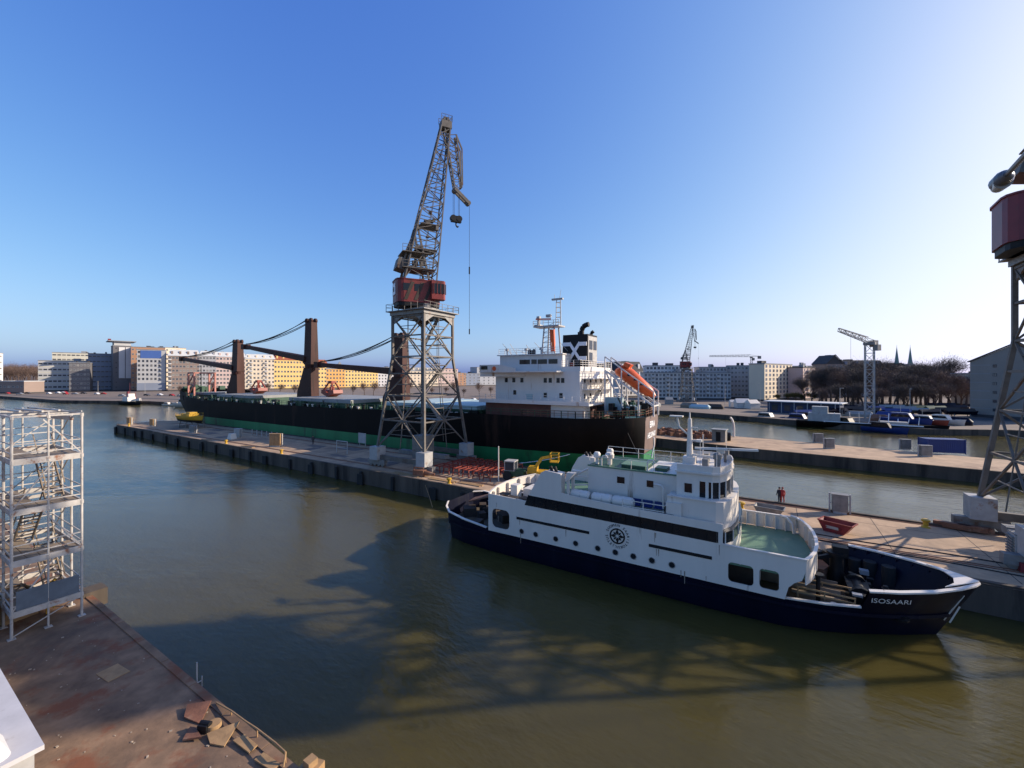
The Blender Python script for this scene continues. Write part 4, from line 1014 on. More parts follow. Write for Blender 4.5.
    for q in range(16):
        k = rj.uniform(.05,.55); x = -2.6+(xt+2.2)*k+rj.uniform(0,3.4*(1-k)); z = zr+(zj-zr)*k*.8; m.cbox((x,rj.uniform(-1.2,1.2),z),rj.uniform(.3,.9),rj.uniform(.3,.8),rj.uniform(.2,.8))
    for q in range(9): k0 = q/9; k1 = (q+1)/9; m.beam((-.6+(xt+.4)*k0,-.35,zr+(zj-zr)*k0),(-.6+(xt+.4)*k1,-.35,zr+(zj-zr)*k1),.07); m.beam((-.6+(xt+.4)*k0,.35,zr+(zj-zr)*k0),(-.6+(xt+.4)*k1,.35,zr+(zj-zr)*k1),.07)
    jb = U(m,'jib','cranegrey')
    # fly jib folded down
    m = MB(); ze = 42.6
    f0 = [(xt-.6,-.55,zj),(xt+1.4,-.55,zj-.9),(xt+1.4,.55,zj-.9),(xt-.6,.55,zj)]
    f1 = [(xe-1.6,-.4,ze+2.2),(xe-.4,-.4,ze+2.6),(xe-.4,.4,ze+2.6),(xe-1.6,.4,ze+2.2)]
    lattice(m,f0,f1,7,.09,.2)
    for y in (-.4,.4):
        m.beam((xe-1.6,y,ze+2.2),(xe+.9,y,ze+.2),.3,.5); m.beam((xt+1.4,y,zj-.9),(xt+2.4,y,zj-3.0),.2); m.beam((xt+2.4,y,zj-3.0),(xe-.3,y,ze+3.0),.18)
    m.tube((xe+.8,-.4,ze+.3),(xe+.8,.4,ze+.3),.4,.4,12); m.tube((xe-1.5,-.4,ze+2),(xe-1.5,.4,ze+2),.45,.45,12)
    U(m,'fly_jib','cranegrey',jb)
    m = MB()
    for y in (-.3,.3):
        for dx in (-.5,.4): m.tube((xe-1.2+dx,y,ze+2),(xe-1.2+dx,y,ze-2.2),.03,.03,4)
    m.tube((xe+1.05,0,ze+.3),(xe+1.05,0,ze-21),.03,.03,4); m.lathe([(.12,0),(.12,1.2)],(xe+1.05,0,ze-11.5),6); m.lathe([(.1,0),(.1,.9)],(xe+1.05,0,ze-21.6),6); U(m,'hoist_rope','black',jb)
    m = MB(); m.cbox((xe-1.3,0,ze-2.7),1.7,.6,1.0); m.tube((xe-1.8,-.35,ze-2.6),(xe-1.8,.35,ze-2.6),.5,.5,12); m.tube((xe-.8,-.35,ze-2.6),(xe-.8,.35,ze-2.6),.5,.5,12)
    m.path([(xe-1.3,0,ze-3.2),(xe-1.3,0,ze-3.7),(xe-1.05,0,ze-4.0),(xe-.9,0,ze-3.8)],.12); U(m,'hook_block','black',jb)
    if txt:
        vs, fs = text_mesh(txt, 1.0, .02, 'LEFT')
        m = MB(); m.add([(-rear+1.05+x, -2.33-z, zh+1.6+y) for x,y,z in vs], fs); U(m,'house_lettering',mat('faded_pink_lettering',(.36,.12,.13),.6,var=.2),hs)
    return t
portal_crane('tall lattice harbour crane with red machinery house on the jetty beside the black freighter', (-47.2,49.6,2.0), math.radians(58), hh=3.4, rear=4.5, group='portal cranes on the jetty')
portal_crane('dark red harbour crane at the right edge beyond the ferry bow', (21.1,49.9,2.0), math.radians(-4), 'turku', group='portal cranes on the jetty', housemat='darkred', sign=False, rear=5.3, zoff=-.8, hh=3.6)
# unseen crane added beyond the right edge; its closed house shades water and near quay
def added_shadow_crane():
    p = W(0,0); x, y = CA*52-SA*30, SA*52+CA*30
    t = thing('added_shadow_crane', 'added lattice column crane outside the picture to the right, its closed red house shaped to cast shadow', 'crane', (x,y,2.0), YAW)
    B = lambda mb, n, mt: mb.build(n, M[mt], t, local=True)
    m = MB(); lattice(m,[(-.7,-.7,0),(.7,-.7,0),(.7,.7,0),(-.7,.7,0)],[(-.7,-.7,24),(.7,-.7,24),(.7,.7,24),(-.7,.7,24)],16,.07,.12); m.lathe([(1.2,0),(1.9,.9)],(0,0,24),16); m.box(-1.6,1.6,-1.6,1.6,0,.5); B(m,'column','steelpale')
    m = MB(); m.prism(rrect(-4.2,4.6,-2.4,3.6,.8),25.2,30); m.prism(rrect(-4.4,4.8,-2.6,3.8,.8),30,30.2); B(m,'machinery_house','darkred')
    m = MB(); m.prism(rrect(-3.6,2.4,.4,3.2,.4),30.2,34.5); B(m,'upper_shadow_block','darkred')  # solid block added on top to stretch the cast shadow over the quay
    m = MB(); m.box(-5.6,-4.2,-2.0,0,26,28.6); B(m,'cab','darkred')
    m = MB(); m.box(-5.68,-5.58,-1.8,-.2,27,28.3); B(m,'cab_window','dglass')
    m = MB(); lattice(m,[(3,-1,30),(3,1,30),(5,1,28),(5,-1,28)],[(27,-.4,43),(27,.4,43),(27.5,.4,42),(27.5,-.4,42)],12,.12,.22); B(m,'jib','steelpale')
    m = MB(); m.tube((27.2,0,42),(27.2,0,8),.04,.04,4); m.cbox((27.2,0,7.6),.6,.4,.9); B(m,'hoist_rope','black')
added_shadow_crane()
# ================================================================== things on the near quay
# stair tower of white scaffold steel: two towers side by side
def stair_tower(label, x1, y0, y1, nb, seed, lean=0):
    """x1 = face towards the camera, extends to x1-6; floors every 2.72 m"""
    rnd = random.Random(seed)
    t = thing('scaffold_tower', label, 'scaffolding', (x1-3,(y0+y1)/2,2.0), group='scaffold stair towers on the near quay')
    lv = [2.0,3.25,5.95,8.67,11.38,13.75]; xs = [x1-6.0,x1-4.0,x1-2.0,x1]; ys = [y0,(y0+y1)/2,y1]
    for xi, x in enumerate(xs):
        for yi, y in enumerate(ys):
            if yi == 1 and xi not in (0,3): continue
            m = MB(); m.tube((x,y,2.0),(x,y,13.8+(.2 if yi==1 else 0)),.045 if yi==1 else .062,None,8)
            for z in lv[1:]: m.tube((x,y,z-.1),(x,y,z+.1),.09,.09,8)
            m.cbox((x,y,2.02),.3,.3,.04); m.build('post', M['galv'], t)
    for li, z in enumerate(lv[1:-1]):
        m = MB()
        m.box(x1-.05,x1+.05,y0,y1,z-.16,z+.16); m.box(xs[0]-.05,xs[0]+.05,y0,y1,z-.16,z+.16)
        for y in (y0,y1): m.box(xs[0],x1,y-.04,y+.04,z-.14,z+.14)
        for x in xs[1:-1]: m.box(x-.04,x+.04,y0,y1,z-.12,z+.06)
        m.build('floor_beam', M['galv'], t)
        m = MB()
        n = 5
        for k in range(n): yy0 = y0+.1+(y1-y0-.2)*k/n; m.box(x1-1.9,x1-.1,yy0,yy0+(y1-y0-.2)/n-.03,z+.08,z+.13)
        for k in range(2): yy0 = y0+.1+(y1-y0-.2)*k/n; m.box(xs[0]+.1,x1-1.9,yy0,yy0+(y1-y0-.2)/n-.03,z+.08,z+.13)
        m.build('floor_plank', M['wood'], t)
    for z0, z1 in zip(lv[1:-1], lv[2:]):
        m = MB()
        for h in (.45,.95):
            m.beam((x1,y0,z0+h),(x1,y1,z0+h),.055); m.beam((xs[0],y0,z0+h),(xs[0],y1,z0+h),.055)
            m.beam((xs[0],y1,z0+h),(x1,y1,z0+h),.05); m.beam((xs[0],y0,z0+h),(x1,y0,z0+h),.05)
        m.beam((xs[1],y0,z0+1.5),(xs[1],y1,z0+1.5),.05)
        m.build('guard_rail', M['galv'], t)
    m = MB(); s = 1
    for i, (z0, z1) in enumerate(zip(lv[1:-1], lv[2:])):
        (ya,yb) = (y0,ys[1]+.2) if s > 0 else (ys[1]-.2,y1)
        m.beam((x1,ya,z0+.15),(x1,yb+.5*s*0,z1-.15),.06) if i % 2 == 0 else m.beam((x1,yb,z0+.15),(x1,ya,z1-.15),.06); s = -s
        m.beam((xs[1],y0,z0),(xs[1],y1,z1),.05); m.beam((xs[0],y1,z0),(xs[2],y1,z1),.05)
    m.beam((x1,y0,2.1),(x1,y1,3.2),.05); m.build('brace', M['galv'], t)
    for i, (z0, z1) in enumerate(zip(lv[:-2], lv[1:-1])):
        m = MB(); yy = y1-.75 if i % 2 else y1-1.55; a, b = (x1-4.6,x1-1.6) if i % 2 == 0 else (x1-1.6,x1-4.6)
        n = 10
        for dy in (-.38,.38): m.beam((a,yy+dy,z0),(b,yy+dy,z1),.05,.22); m.beam((a,yy+dy,z0+1),(b,yy+dy,z1+1),.05)
        for k in range(n): f = (k+.5)/n; m.cbox((a+(b-a)*f,yy,z0+(z1-z0)*f),.26,.74,.04)
        m.build('stair_flight', M['wood'], t)
    m = MB()
    for x in xs: m.beam((x,y0,13.8),(x,y1,13.8),.09)
    for y in ys: m.beam((xs[0],y,13.8),(x1,y,13.8),.09)
    m.beam((xs[1],y0,13.8),(xs[3],y1,13.95),.07); m.beam((xs[0],ys[1],13.6),(x1-.5,y1-.3,13.55),.14,.25)
    for k in range(3): m.tube((xs[0]+rnd.uniform(0,1),y0+.3+.6*k,14.0),(x1-rnd.uniform(0,1.5),y0+.5+.7*k,14.02),.06,None,6)
    m.build('top_frame', M['galv'], t)
    return t
tw = stair_tower('white scaffold stair tower on the near quay edge, free end of the pair', -34.3, 5.05, 7.72, 3, 1)
stair_tower('white scaffold stair tower cut by the left frame edge, behind its free standing neighbour', -36.1, 1.6, 4.45, 3, 2)
m = MB(); m.box(-34.31,-34.26,5.2,7.6,3.45,4.45); solo(m,'sheet_screen',mat('grey_blue_screen',(.10,.125,.15),.6),'grey blue sheet hung across the lowest storey of the free standing scaffold tower','screen',(-34.28,6.4,3.45))
# clutter in and by the towers
def crate(loc, dx, dy, dz, rz, label):
    t = thing('timber_crate', label, 'crate', loc, rz, 'timber crates by the scaffold')
    m = MB(); n = 5
    for k in range(n):
        z0 = dz*k/n; m.box(-dx/2,dx/2,-dy/2,-dy/2+.03,z0+.02,z0+dz/n-.02); m.box(-dx/2,dx/2,dy/2-.03,dy/2,z0+.02,z0+dz/n-.02); m.box(-dx/2,-dx/2+.03,-dy/2,dy/2,z0+.02,z0+dz/n-.02); m.box(dx/2-.03,dx/2,-dy/2,dy/2,z0+.02,z0+dz/n-.02)
    m.build('slats', M['plate'], t, local=True)
    m = MB(); 
    for a in (-1,1):
        for b in (-1,1): m.box(a*(dx/2-.1)-.04,a*(dx/2-.1)+.04,b*(dy/2-.1)-.04,b*(dy/2-.1)+.04,0,dz+.03)
    m.box(-dx/2+.03,dx/2-.03,-dy/2+.03,dy/2-.03,.1,dz*.8); m.build('frame', M['wood'], t, local=True); return t
crate((-37.5,5.6,2.0),1.8,1.4,1.5,.2,'tan slatted timber crate inside the base of the white scaffold tower')
crate((-36.0,4.0,2.0),1.3,1.2,1.8,-.1,'tan slatted timber crate at the left edge beside the scaffold base')
m = MB()
for i in range(7): m.cbox((-38.6+.18*i,6.5+.05*i,2.1+.16*i),2.6-.2*i,1.8-.12*i,.14,rz=.1*i)
solo(m,'plate_stack',M['rust'],'stack of rusty plates leaning inside the scaffold tower base','plates',(-38,6.6,2.0))
m = MB()
for k in range(2):
    o_ = Vector((-37.2+k*.9,7.0-k*.3,3.4-k*.7)); m.tube(o_,o_+Vector((.5,.1,.35)),.09,.09,8); m.tube(o_,o_+Vector((.1,.3,-.4)),.08,.08,8); m.cbox(o_,.3,.25,.25)
m.tube((-37.2,7.0,2.0),(-37.2,7.0,3.4),.05,.05,6); m.tube((-36.3,6.7,2.0),(-36.3,6.7,2.75),.05,.05,6); solo(m,'valve_pipe',M['yellow'],'yellow valve pipes standing inside the scaffold base','pipe',(-37,7,2.0))
# loose steel plates and boxes by the quay edge
def plates(pts, z, th, tilt, name, mt, label):
    c = Vector((sum(p[0] for p in pts)/len(pts), sum(p[1] for p in pts)/len(pts), z))
    m = MB(); Rm = Matrix.Rotation(tilt[0],3,'X') @ Matrix.Rotation(tilt[1],3,'Y')
    a = [Rm @ Vector((x-c.x,y-c.y,0)) for x,y in pts]; zl = min(p.z for p in a)
    a = [p+Vector((0,0,-zl)) for p in a]; m.extr(a,(0,0,th)); m.v = [tuple(Vector(v)+c) for v in m.v]
    return solo(m,name,M[mt],label,'steel plate',tuple(c),'loose plates on the near quay edge')
plates([(-20.38,7.57),(-20.91,7.89),(-20.25,8.51),(-19.48,7.78)],2.01,.05,(.13,.08),'steel_plate','rust','rusty plate propped up at the quay edge, farthest of the debris')
plates([(-19.16,7.07),(-19.65,7.5),(-19.35,7.58),(-18.57,7.47)],2.01,.07,(.08,-.1),'steel_plate','rust','small rust brown plate lying inshore of the pale propped plate')
plates([(-18.1,7.55),(-18.62,7.67),(-18.03,8.57),(-17.53,7.78)],2.01,.05,(.17,.1),'steel_plate','plate','pale tan plate propped on edge beside the black drum, middle of the debris')
plates([(-17.45,8.05),(-17.35,8.42),(-16.45,8.44),(-16.39,8.11)],2.055,.05,(.03,.02),'steel_plate','plate','square tan plate lying flat by the quay lip past the propped plate')
plates([(-15.94,8.06),(-15.94,8.4),(-14.91,8.44),(-14.95,8.15)],2.055,.05,(.02,-.03),'steel_plate','plate','square ochre plate nearest the bottom edge of the picture by the quay lip')
m = MB(); m.lathe([(.19,0),(.27,0),(.25,.16),(.2,.16)],(-18.84,8.0,2.06),18); solo(m,'pipe_ring',M['plate'],'rusty open pipe ring standing among the plates','ring',(-18.84,8.0,2.02),smooth=True)
m = MB(); m.cbox((-19.0,7.75,2.16),.4,.3,.28,rz=.4); m.tube((-19.2,7.7,2.28),(-18.8,7.85,2.28),.1,.1,10); solo(m,'winch_drum',M['black'],'small black winch drum beside the rusty ring','winch',(-19,7.75,2.04))
m = MB(); pp = [(-20.1,8.62,2.1),(-18.9,8.66,2.22),(-17.7,8.62,2.34),(-16.9,8.66,2.36),(-15.6,8.66,2.40),(-14.9,8.62,2.42),(-14.75,8.45,2.1)]
m.path(pp,.035,6)
for p in pp[1:-1:2]: m.tube((p[0],p[1],2.0),p,.03,.03,6)
solo(m,'edge_rail',M['plate'],'low tan rail bent along the quay lip beside the plates','rail',(-17.2,8.8,2.0))
m = MB(); m.cbox((-14.0,9.05,1.75),.7,.5,.7,rz=.3); m.cbox((-14.0,9.0,2.2),.35,.35,.25); solo(m,'edge_fender',M['plate'],'rough timber fender block hanging from the quay lip at the bottom of the picture','fender',(-14.0,9.05,1.4))
m = MB(); m.tube((-22.6,8.9,.2),(-22.6,8.9,2.75),.03,.03,6); m.tube((-22.6,9.1,.2),(-22.6,9.1,2.0),.025,.025,6)
for i in range(6): m.beam((-22.6,8.9,.3+.3*i),(-22.6,9.1,.3+.3*i),.03)
solo(m,'quay_ladder',M['steelpale'],'thin pale ladder at the edge of the near quay in the shadow','ladder',(-22.6,8.9,0))
m = MB(); m.box(-38,-36.8,8.3,9.5,1.2,2.25); solo(m,'quay_step',M['conwall'],'stained concrete step block at the quay edge behind the scaffold','block',(-37.4,8.9,1.2))
m = MB(); m.box(-.6,.6,-.4,.4,0,.02); solo(m,'cover_plate',M['plate'],'tan cover plate set flat in the dark quay paving','cover plate',None).location = (-26.4,7.0,2.006)
bpy.data.objects['cover_plate'].rotation_euler = (0,0,.1)
rr = random.Random(8)
st_ = MB()
for i in range(90):
    x, y = rr.uniform(-34,-13), rr.uniform(3.8,8.3); k = rr.choice((.02,.03,.035,.05)); st_.cbox((x,y,2.005+k*.25),k*rr.uniform(.8,2.2),k*rr.uniform(.7,1.5),k*.6,rz=rr.uniform(0,3))
o_ = st_.build('rubble', mat('pale_rubble',(.34,.27,.20),.9,var=.4,scale=3.)); o_['kind'] = 'stuff'; o_['label'] = 'pale chips and rubble scattered over the near quay'; o_['category'] = 'rubble'
# white site cabin roof below the camera, bottom left
t = thing('site_cabin', 'white roofed site cabin below the camera at the bottom left', 'cabin', (-25.3,1.85,2.0))
m = MB(); m.box(-31.2,-19.6,.35,3.35,2.0,4.35); m.build('wall', M['steelpale'], t)
m = MB(); m.box(-31.4,-19.3,.2,3.51,4.35,4.5)
m.build('roof', mat('white_roof_membrane',(.50,.48,.47),.7,var=.12,scale=1.2,col2=(.33,.29,.26),amt=.12,sc2=.9), t)
m = MB(); m.cbox((-23.2,1.9,4.52),.5,.12,.03,rz=.5); m.cbox((-23.0,1.7,4.52),.45,.1,.03,rz=.5); m.build('red_mark', M['redpaint'], t)
m = MB(); m.prism(rrect(-21.2,-19.5,.4,2.9,.3),4.5,5.15,rrect(-20.9,-19.7,.7,2.6,.3)); solo(m,'covered_load',mat('pale_grey_tarp',(.55,.53,.51),.7,var=.12,scale=.8),'pale grey tarpaulin heap on the white cabin roof','tarpaulin',(-20.3,1.6,4.5))
m = MB(); m.lathe([(.35,0),(.35,.75),(.3,.85),(.2,.9)],(-18.6,3.1,2.0),12); solo(m,'oil_drum',M['plate'],'tan drum standing at the corner of the white cabin','drum',(-18.6,3.1,2.0),smooth=True)
# street lamp, mast out of the frame to the right, arm reaching over
lm = thing('street_lamp', 'grey street lamp head on an angled arm in the upper right corner', 'lamp', (7.6,8.3,2.0))
v = Vector((CA*7.0-SA*5.3, SA*7.0+CA*5.3, 0)); lm.location = (v.x,v.y,2.0); ORG[lm.name] = (v.x,v.y,2.0)
hd = Vector(W(1002,7.2,zy(180,7.2))); tip0 = Vector((v.x,v.y,19.35))
m = MB(); m.tube((v.x,v.y,2.0),(v.x,v.y,tip0.z-.6),.09,.06,10); m.tube((v.x,v.y,tip0.z-.6),tip0,.05,.04,8); m.build('pole', M['lampgrey'], lm)
d = (hd-tip0).normalized(); 
m = MB(); m.tube(tip0,hd-d*.05,.045,.04,8); m.build('arm', M['lampgrey'], lm)
m = MB(); e0 = hd-d*.26; e1 = hd+d*.28
for a,b,r0,r1 in ((0,.12,.05,.10),(.12,.3,.10,.125),(.3,.78,.125,.13),(.78,.92,.13,.10),(.92,1,.10,.04)):
    m.tube(e0.lerp(e1,a),e0.lerp(e1,b),r0,r1,14)
hdo = m.build('lamp_head', M['lampgrey'], lm, smooth=True)
m = MB(); o_ = Vector((0,0,-.05)); m.tube(e0.lerp(e1,.35)+o_,e0.lerp(e1,.9)+o_,.12,.09,14); m.build('lamp_lens', M['lens'], hdo, smooth=True)

# ================================================================== things on the jetty
def cabinet(loc, rz, label, mt='plate', group='service cabinets on the jetty', w_=1.5, h_=1.9):
    t = thing('service_cabinet', label, 'cabinet', loc, rz, group)
    m = MB(); m.box(-w_/2,w_/2,-.4,.4,.25,h_); m.box(-w_/2-.06,w_/2+.06,-.46,.46,h_,h_+.08); m.build('body', M[mt], t, local=True)
    m = MB(); m.box(-w_/2+.08,-.03,-.43,-.4,.4,h_-.12); m.box(.03,w_/2-.08,-.43,-.4,.4,h_-.12); m.build('door', M[mt], t, local=True)
    m = MB()
    for x in (-w_/2-.18,w_/2+.18): m.box(x-.07,x+.07,-.12,.12,0,h_+.1)
    m.box(-w_/2-.2,w_/2+.2,-.1,.1,h_*.5,h_*.5+.1); m.box(-w_/2+.1,w_/2-.1,-.35,.35,0,.25); m.build('guard_post', M['steelpale'], t, local=True)
    return t
cabinet((-158.3,45.6,2.0),.2,'pale cabinet nearest the far tip of the jetty','plate')
cabinet((-147.0,47.3,2.0),.2,'tan cabinet on the jetty between the tip and the yellow launch','plate')
cabinet((-83.6,46.4,2.0),.5,'large tan cabinet in the sunlight midway along the jetty','plate',w_=2.2,h_=2.5)
cabinet((6.0,54.0,2.0),-.05,'grey cabinet between two posts on the jetty edge near two people','steel',w_=1.3,h_=1.9)
cabinet((-121.8,47.2,2.0),.1,'dark cabinet under the bow of the yellow launch','steel',w_=2.4,h_=1.6)
cabinet((-103.8,49.0,2.0),.3,'grey cabinet beside the white block past the yellow launch','steelpale',w_=1.6,h_=1.9)
m = MB(); m.prism([(-103.2,46.4),(-101.4,46.4),(-101.4,47.6),(-103.2,47.6)],2.0,3.2,[(-102.6,46.5),(-101.6,46.5),(-101.6,47.5),(-102.6,47.5)]); solo(m,'concrete_block',M['white'],'white sloped concrete block at the jetty edge','block',(-102.3,47,2.0))
pm_ = None
for i in range(6):
    x = -104.5+i*2.1; m = MB().lathe([(.12,0),(.12,1.3),(.05,1.4)],(0,0,0),8)
    if i == 0:
        o0 = solo(m,'bollard_post',M['steelpale'],'one of six thin pale posts in a row on the jetty by the black freighter','post',None,'row of thin posts on the jetty'); o0.location = (x,52.4,2.0)
    else:
        o = o0.copy(); C.objects.link(o); o.location = (x,52.4,2.0)
# pipe frame
m = MB(); 
for x in (-67.6,-64.6): m.beam((x,48.6,2),(x,48.6,4.2),.12)
m.beam((-67.6,48.6,4.2),(-64.6,48.6,4.2),.14); m.beam((-67.6,48.6,3.0),(-64.6,48.6,3.0),.08); solo(m,'barrier',M['steelpale'],'open grey pipe frame on the jetty left of the tall crane','frame',(-66,48.6,2))
m = MB(); m.box(-70.6,-68.4,55.7,55.8,2.6,4.6); m.box(-70.4,-70.3,55.8,55.9,2,4.6); m.box(-68.7,-68.6,55.8,55.9,2,4.6); solo(m,'sign_board',M['steelpale'],'grey board standing against the green freighter hull','board',(-69.5,55.75,2))
# yellow launch on a cradle
yl = thing('yellow_launch', 'yellow launch standing on trestles at the far end of the jetty', 'boat', (-134,51.6,2.0), 0, None, .82)
def boat_hull(L, Bm, H, n=9):
    rows = []
    for i in range(n):
        u = i/(n-1); x = -L/2+L*u; b = Bm/2*(1-max(0,(u-.45)/.55)**2.2)*(.82+.18*min(1,u/.3)); b = max(b,.03); sh = H*(1+.25*max(0,u-.5)**1.5*2)
        rows.append([(x+.5*(0)*u,-b*.15,0),(x,-b*.7,H*.28),(x+.25*u,-b,sh*.8),(x+.4*u*u,-b*1.02,sh)])
    m = MB().grid(rows); m.grid([[(a,-b,c) for a,b,c in r] for r in rows]); r = rows[0]; m.add(r+[(a,-b,c) for a,b,c in reversed(r)],[tuple(range(8))])
    top = [r[-1] for r in rows]; m.grid([[(a,b*.97,c-.12) for a,b,c in top],[(a,-b*.97,c-.12) for a,b,c in top]]); return m, top
m, top = boat_hull(15,4.6,2.0); m.v = [(x,y,z+1.9) for x,y,z in m.v]; yh = m.build('hull', M['yellow'], yl, smooth=True, local=True)
m, _t = boat_hull(14.6,4.0,.9); m.v = [(x,y,z+1.72) for x,y,z in m.v]; m.build('bottom', M['black'], yl, smooth=True, local=True)
m = MB(); m.box(-4.5,1.5,-1.4,1.4,3.7,4.6); m.box(-1.5,1.2,-1.1,1.1,4.6,5.1); m.build('cabin', M['yellow'], yl, local=True)
m = MB(); m.rail([(-7,-2,3.9),(0,-2.2,3.9),(5,-1.6,4.1),(8,0,4.5)],.8,1.5,.03); m.build('handrail', M['yellow'], yl, local=True)
m = MB()
for x in (-4.5,0,4.5):
    m.beam((x,-1.5,2.2),(x,-1.9,0),.2); m.beam((x,1.5,2.2),(x,1.9,0),.2); m.beam((x,-1.8,.4),(x,1.8,.4),.2); m.beam((x,-1.6,2.0),(x,1.6,2.0),.2)
m.build('trestle', M['steel'], yl, local=True)
# red steel trestles, stored in rows
m = MB()
for y in (-.45,.45):
    m.beam((-1.1,y,1.0),(1.1,y,1.0),.13)
    for x in (-1,1): m.beam((x,y,1.0),(x*1.1,y*1.3,0),.11)
for x in (-1,1): m.beam((x,-.45,.45),(x,.45,.45),.09); m.beam((x,-.45,1.0),(x,.45,1.0),.11)
tr0 = solo(m,'red_trestle',M['redpaint'],'one of the low red steel trestles stored in rows beside the tall crane','trestle',None,'red trestles stored beside the crane'); tr0.location = (-41,48.2,2.0)
for i in range(6):
    for j in range(4):
        if i == j == 0: continue
        o = tr0.copy(); C.objects.link(o); o.location = (-41+i*1.75+(.15*j),47.0+j*1.9,2.0); o.rotation_euler = (0,0,PI/2+rr.uniform(-.06,.06))
tr0.location = (-41,47.0,2.0); tr0.rotation_euler = (0,0,PI/2)
# planks on the jetty
for i, (px,py,ln) in enumerate(((381,473,6),(405,475,5),(441,481,4.5),(470,485,3.5),(205,440,3),(247,447,4))):
    d = 420*14/(py-376); x, y = W(px,d); m = MB(); 
    for k in range(3): m.cbox((x+rr.uniform(-.2,.2),y+.3*k,2.06),ln,.26,.1,rz=rr.uniform(-.03,.03))
    solo(m,'plank_stack',M['plate'],['pale planks on the jetty edge below the crane, left of its near leg','pale planks on the jetty edge just right of the near crane leg','pale planks on the jetty edge below the red trestles, left pair','pale planks on the jetty edge below the red trestles, nearest the ferry stern','pale planks on the jetty edge under the yellow launch','pale planks on the jetty edge before the large tan cabinet'][i],'planks',(x,y,2.0))
m = MB(); m.cbox((-41.9,43.4,2.45),1.7,1.0,.8,rz=.2); m.beam((-42.6,43.0,2),(-42.6,43.0,3.2),.16); m.beam((-42.6,43.0,3.2),(-41,43.2,3.2),.14); m.tube((-41,43.5,2.5),(-39.6,43.9,2.4),.35,.12,10); solo(m,'rail_stop',M['rust'],'rusty buffer with a pale nozzle at the near leg of the tall crane','buffer',(-42,43.4,2))
# yellow telehandler and grey tractor behind the ferry stern
th_ = thing('work_vehicle', 'yellow boom lift parked on the jetty behind the ferry stern', 'vehicle', (-26.6,50.3,2.0), .3)
m = MB(); m.prism([(-1.6,-.9),(1.6,-.9),(1.6,.9),(-1.6,.9)],.5,1.2); m.box(-1.5,-.3,-.85,.85,1.2,1.7); m.build('chassis', M['yellow'], th_, local=True)
for x in (-1.05,1.05):
    for y in (-.95,.95): m = MB(); m.tube((x,y-.17,.48),(x,y+.17,.48),.48,.48,14); m.build('wheel', M['rubber'], th_, local=True)
m = MB(); m.beam((-.6,0,1.6),(.3,0,2.9),.36,.4); m.beam((.3,0,2.9),(1.6,0,3.2),.3,.32); m.build('boom', M['yellow'], th_, local=True)
m = MB(); m.box(1.5,2.6,-.7,.7,2.5,2.6); m.rail([(1.5,-.7,2.6),(2.6,-.7,2.6),(2.6,.7,2.6),(1.5,.7,2.6),(1.5,-.7,2.6)],1.05,.8,.035); m.build('basket', M['yellow'], th_, local=True)
tc_ = thing('small_tractor', 'grey green tractor with a cab parked beside the yellow boom lift', 'vehicle', (-29.4,48.6,2.0), .2)
m = MB(); m.box(-1.4,1.3,-.6,.6,.5,1.25); m.box(.2,1.5,-.5,.5,1.2,1.45); m.build('body', M['greenpaint'], tc_, local=True)
m = MB(); m.box(-1.3,.1,-.7,.7,1.25,1.3); m.box(-1.35,.15,-.75,.75,2.45,2.58)
for x in (-1.28,.05):
    for y in (-.68,.68): m.beam((x,y,1.25),(x,y,2.5),.09)
m.build('cab', M['steelpale'], tc_, local=True)
m = MB(); m.box(-1.24,.02,-.64,.64,1.3,2.44); m.build('window', M['glass'], tc_, local=True)
for x, r in ((-.9,.6),(1.0,.4)):
    for y in (-.75,.75): m = MB(); m.tube((x,y-.16,r),(x,y+.16,r),r,r,14); m.build('wheel', M['rubber'], tc_, local=True)
m = MB(); m.lathe([(.09,0),(.07,4.6),(.02,4.7)],(-30.8,46.6,2.0),8); solo(m,'white_post',M['white'],'thin white post on the jetty just behind the ferry stern','post',(-30.8,46.6,2.0))
# red skip and dark skip
def skip(label, loc, rz, mt, rim):
    t = thing('skip', label, 'skip', loc, rz, 'skips on the jetty', .72)
    a = [(-1.05,-.8),(1.0,-.8),(1.0,.8),(-1.05,.8)]; b = [(-1.6,-1.0),(1.9,-1.0),(1.9,1.0),(-1.6,1.0)]
    m = MB(); m.prism(a,0,1.3,b); n0 = len(m.v)
    m.f = [f for f in m.f if f != (4,5,6,7)]; m.m = m.m[:len(m.f)]
    ai = [(x*.93,y*.9) for x,y in a]; bi = [(x*.96,y*.93) for x,y in b]
    m.add([(x,y,.12) for x,y in ai]+[(x,y,1.3) for x,y in bi]+[(x,y,1.3) for x,y in b],[(0,1,2,3)]+[(i,(i+1)%4,4+(i+1)%4,4+i) for i in range(4)]+[(4+i,4+(i+1)%4,8+(i+1)%4,8+i) for i in range(4)])
    m.build('body', M[mt], t, local=True)
    m = MB()
    for p, q in zip(b, b[1:]+b[:1]): m.beam((p[0],p[1],1.32),(q[0],q[1],1.32),.12,.12)
    m.build('rim', M[rim], t, local=True)
    m = MB()
    for sy in (-1,1):
        for x in (-.7,.7): m.tube((x,sy*.92,.7),(x,sy*1.12,.7),.08,.08,8)
    m.build('lifting_lug', M[rim], t, local=True)
    if mt == 'darkred': m = MB(); m.extr([(-.75,-.93,.5),(.55,-.93,.5),(.55,-.99,.85),(-.75,-.99,.85)],(0,.02,0)); m.build('label_panel', M['steelpale'], t, local=True)
    return t
skip('red open skip standing alone on the sunlit jetty', (5.0,47.4,2.0), math.radians(-24), 'darkred', 'redpaint')
skip('dark grey open skip behind the ferry foredeck bulwark', (-.2,49.2,2.0), math.radians(-8), 'steel', 'steel')
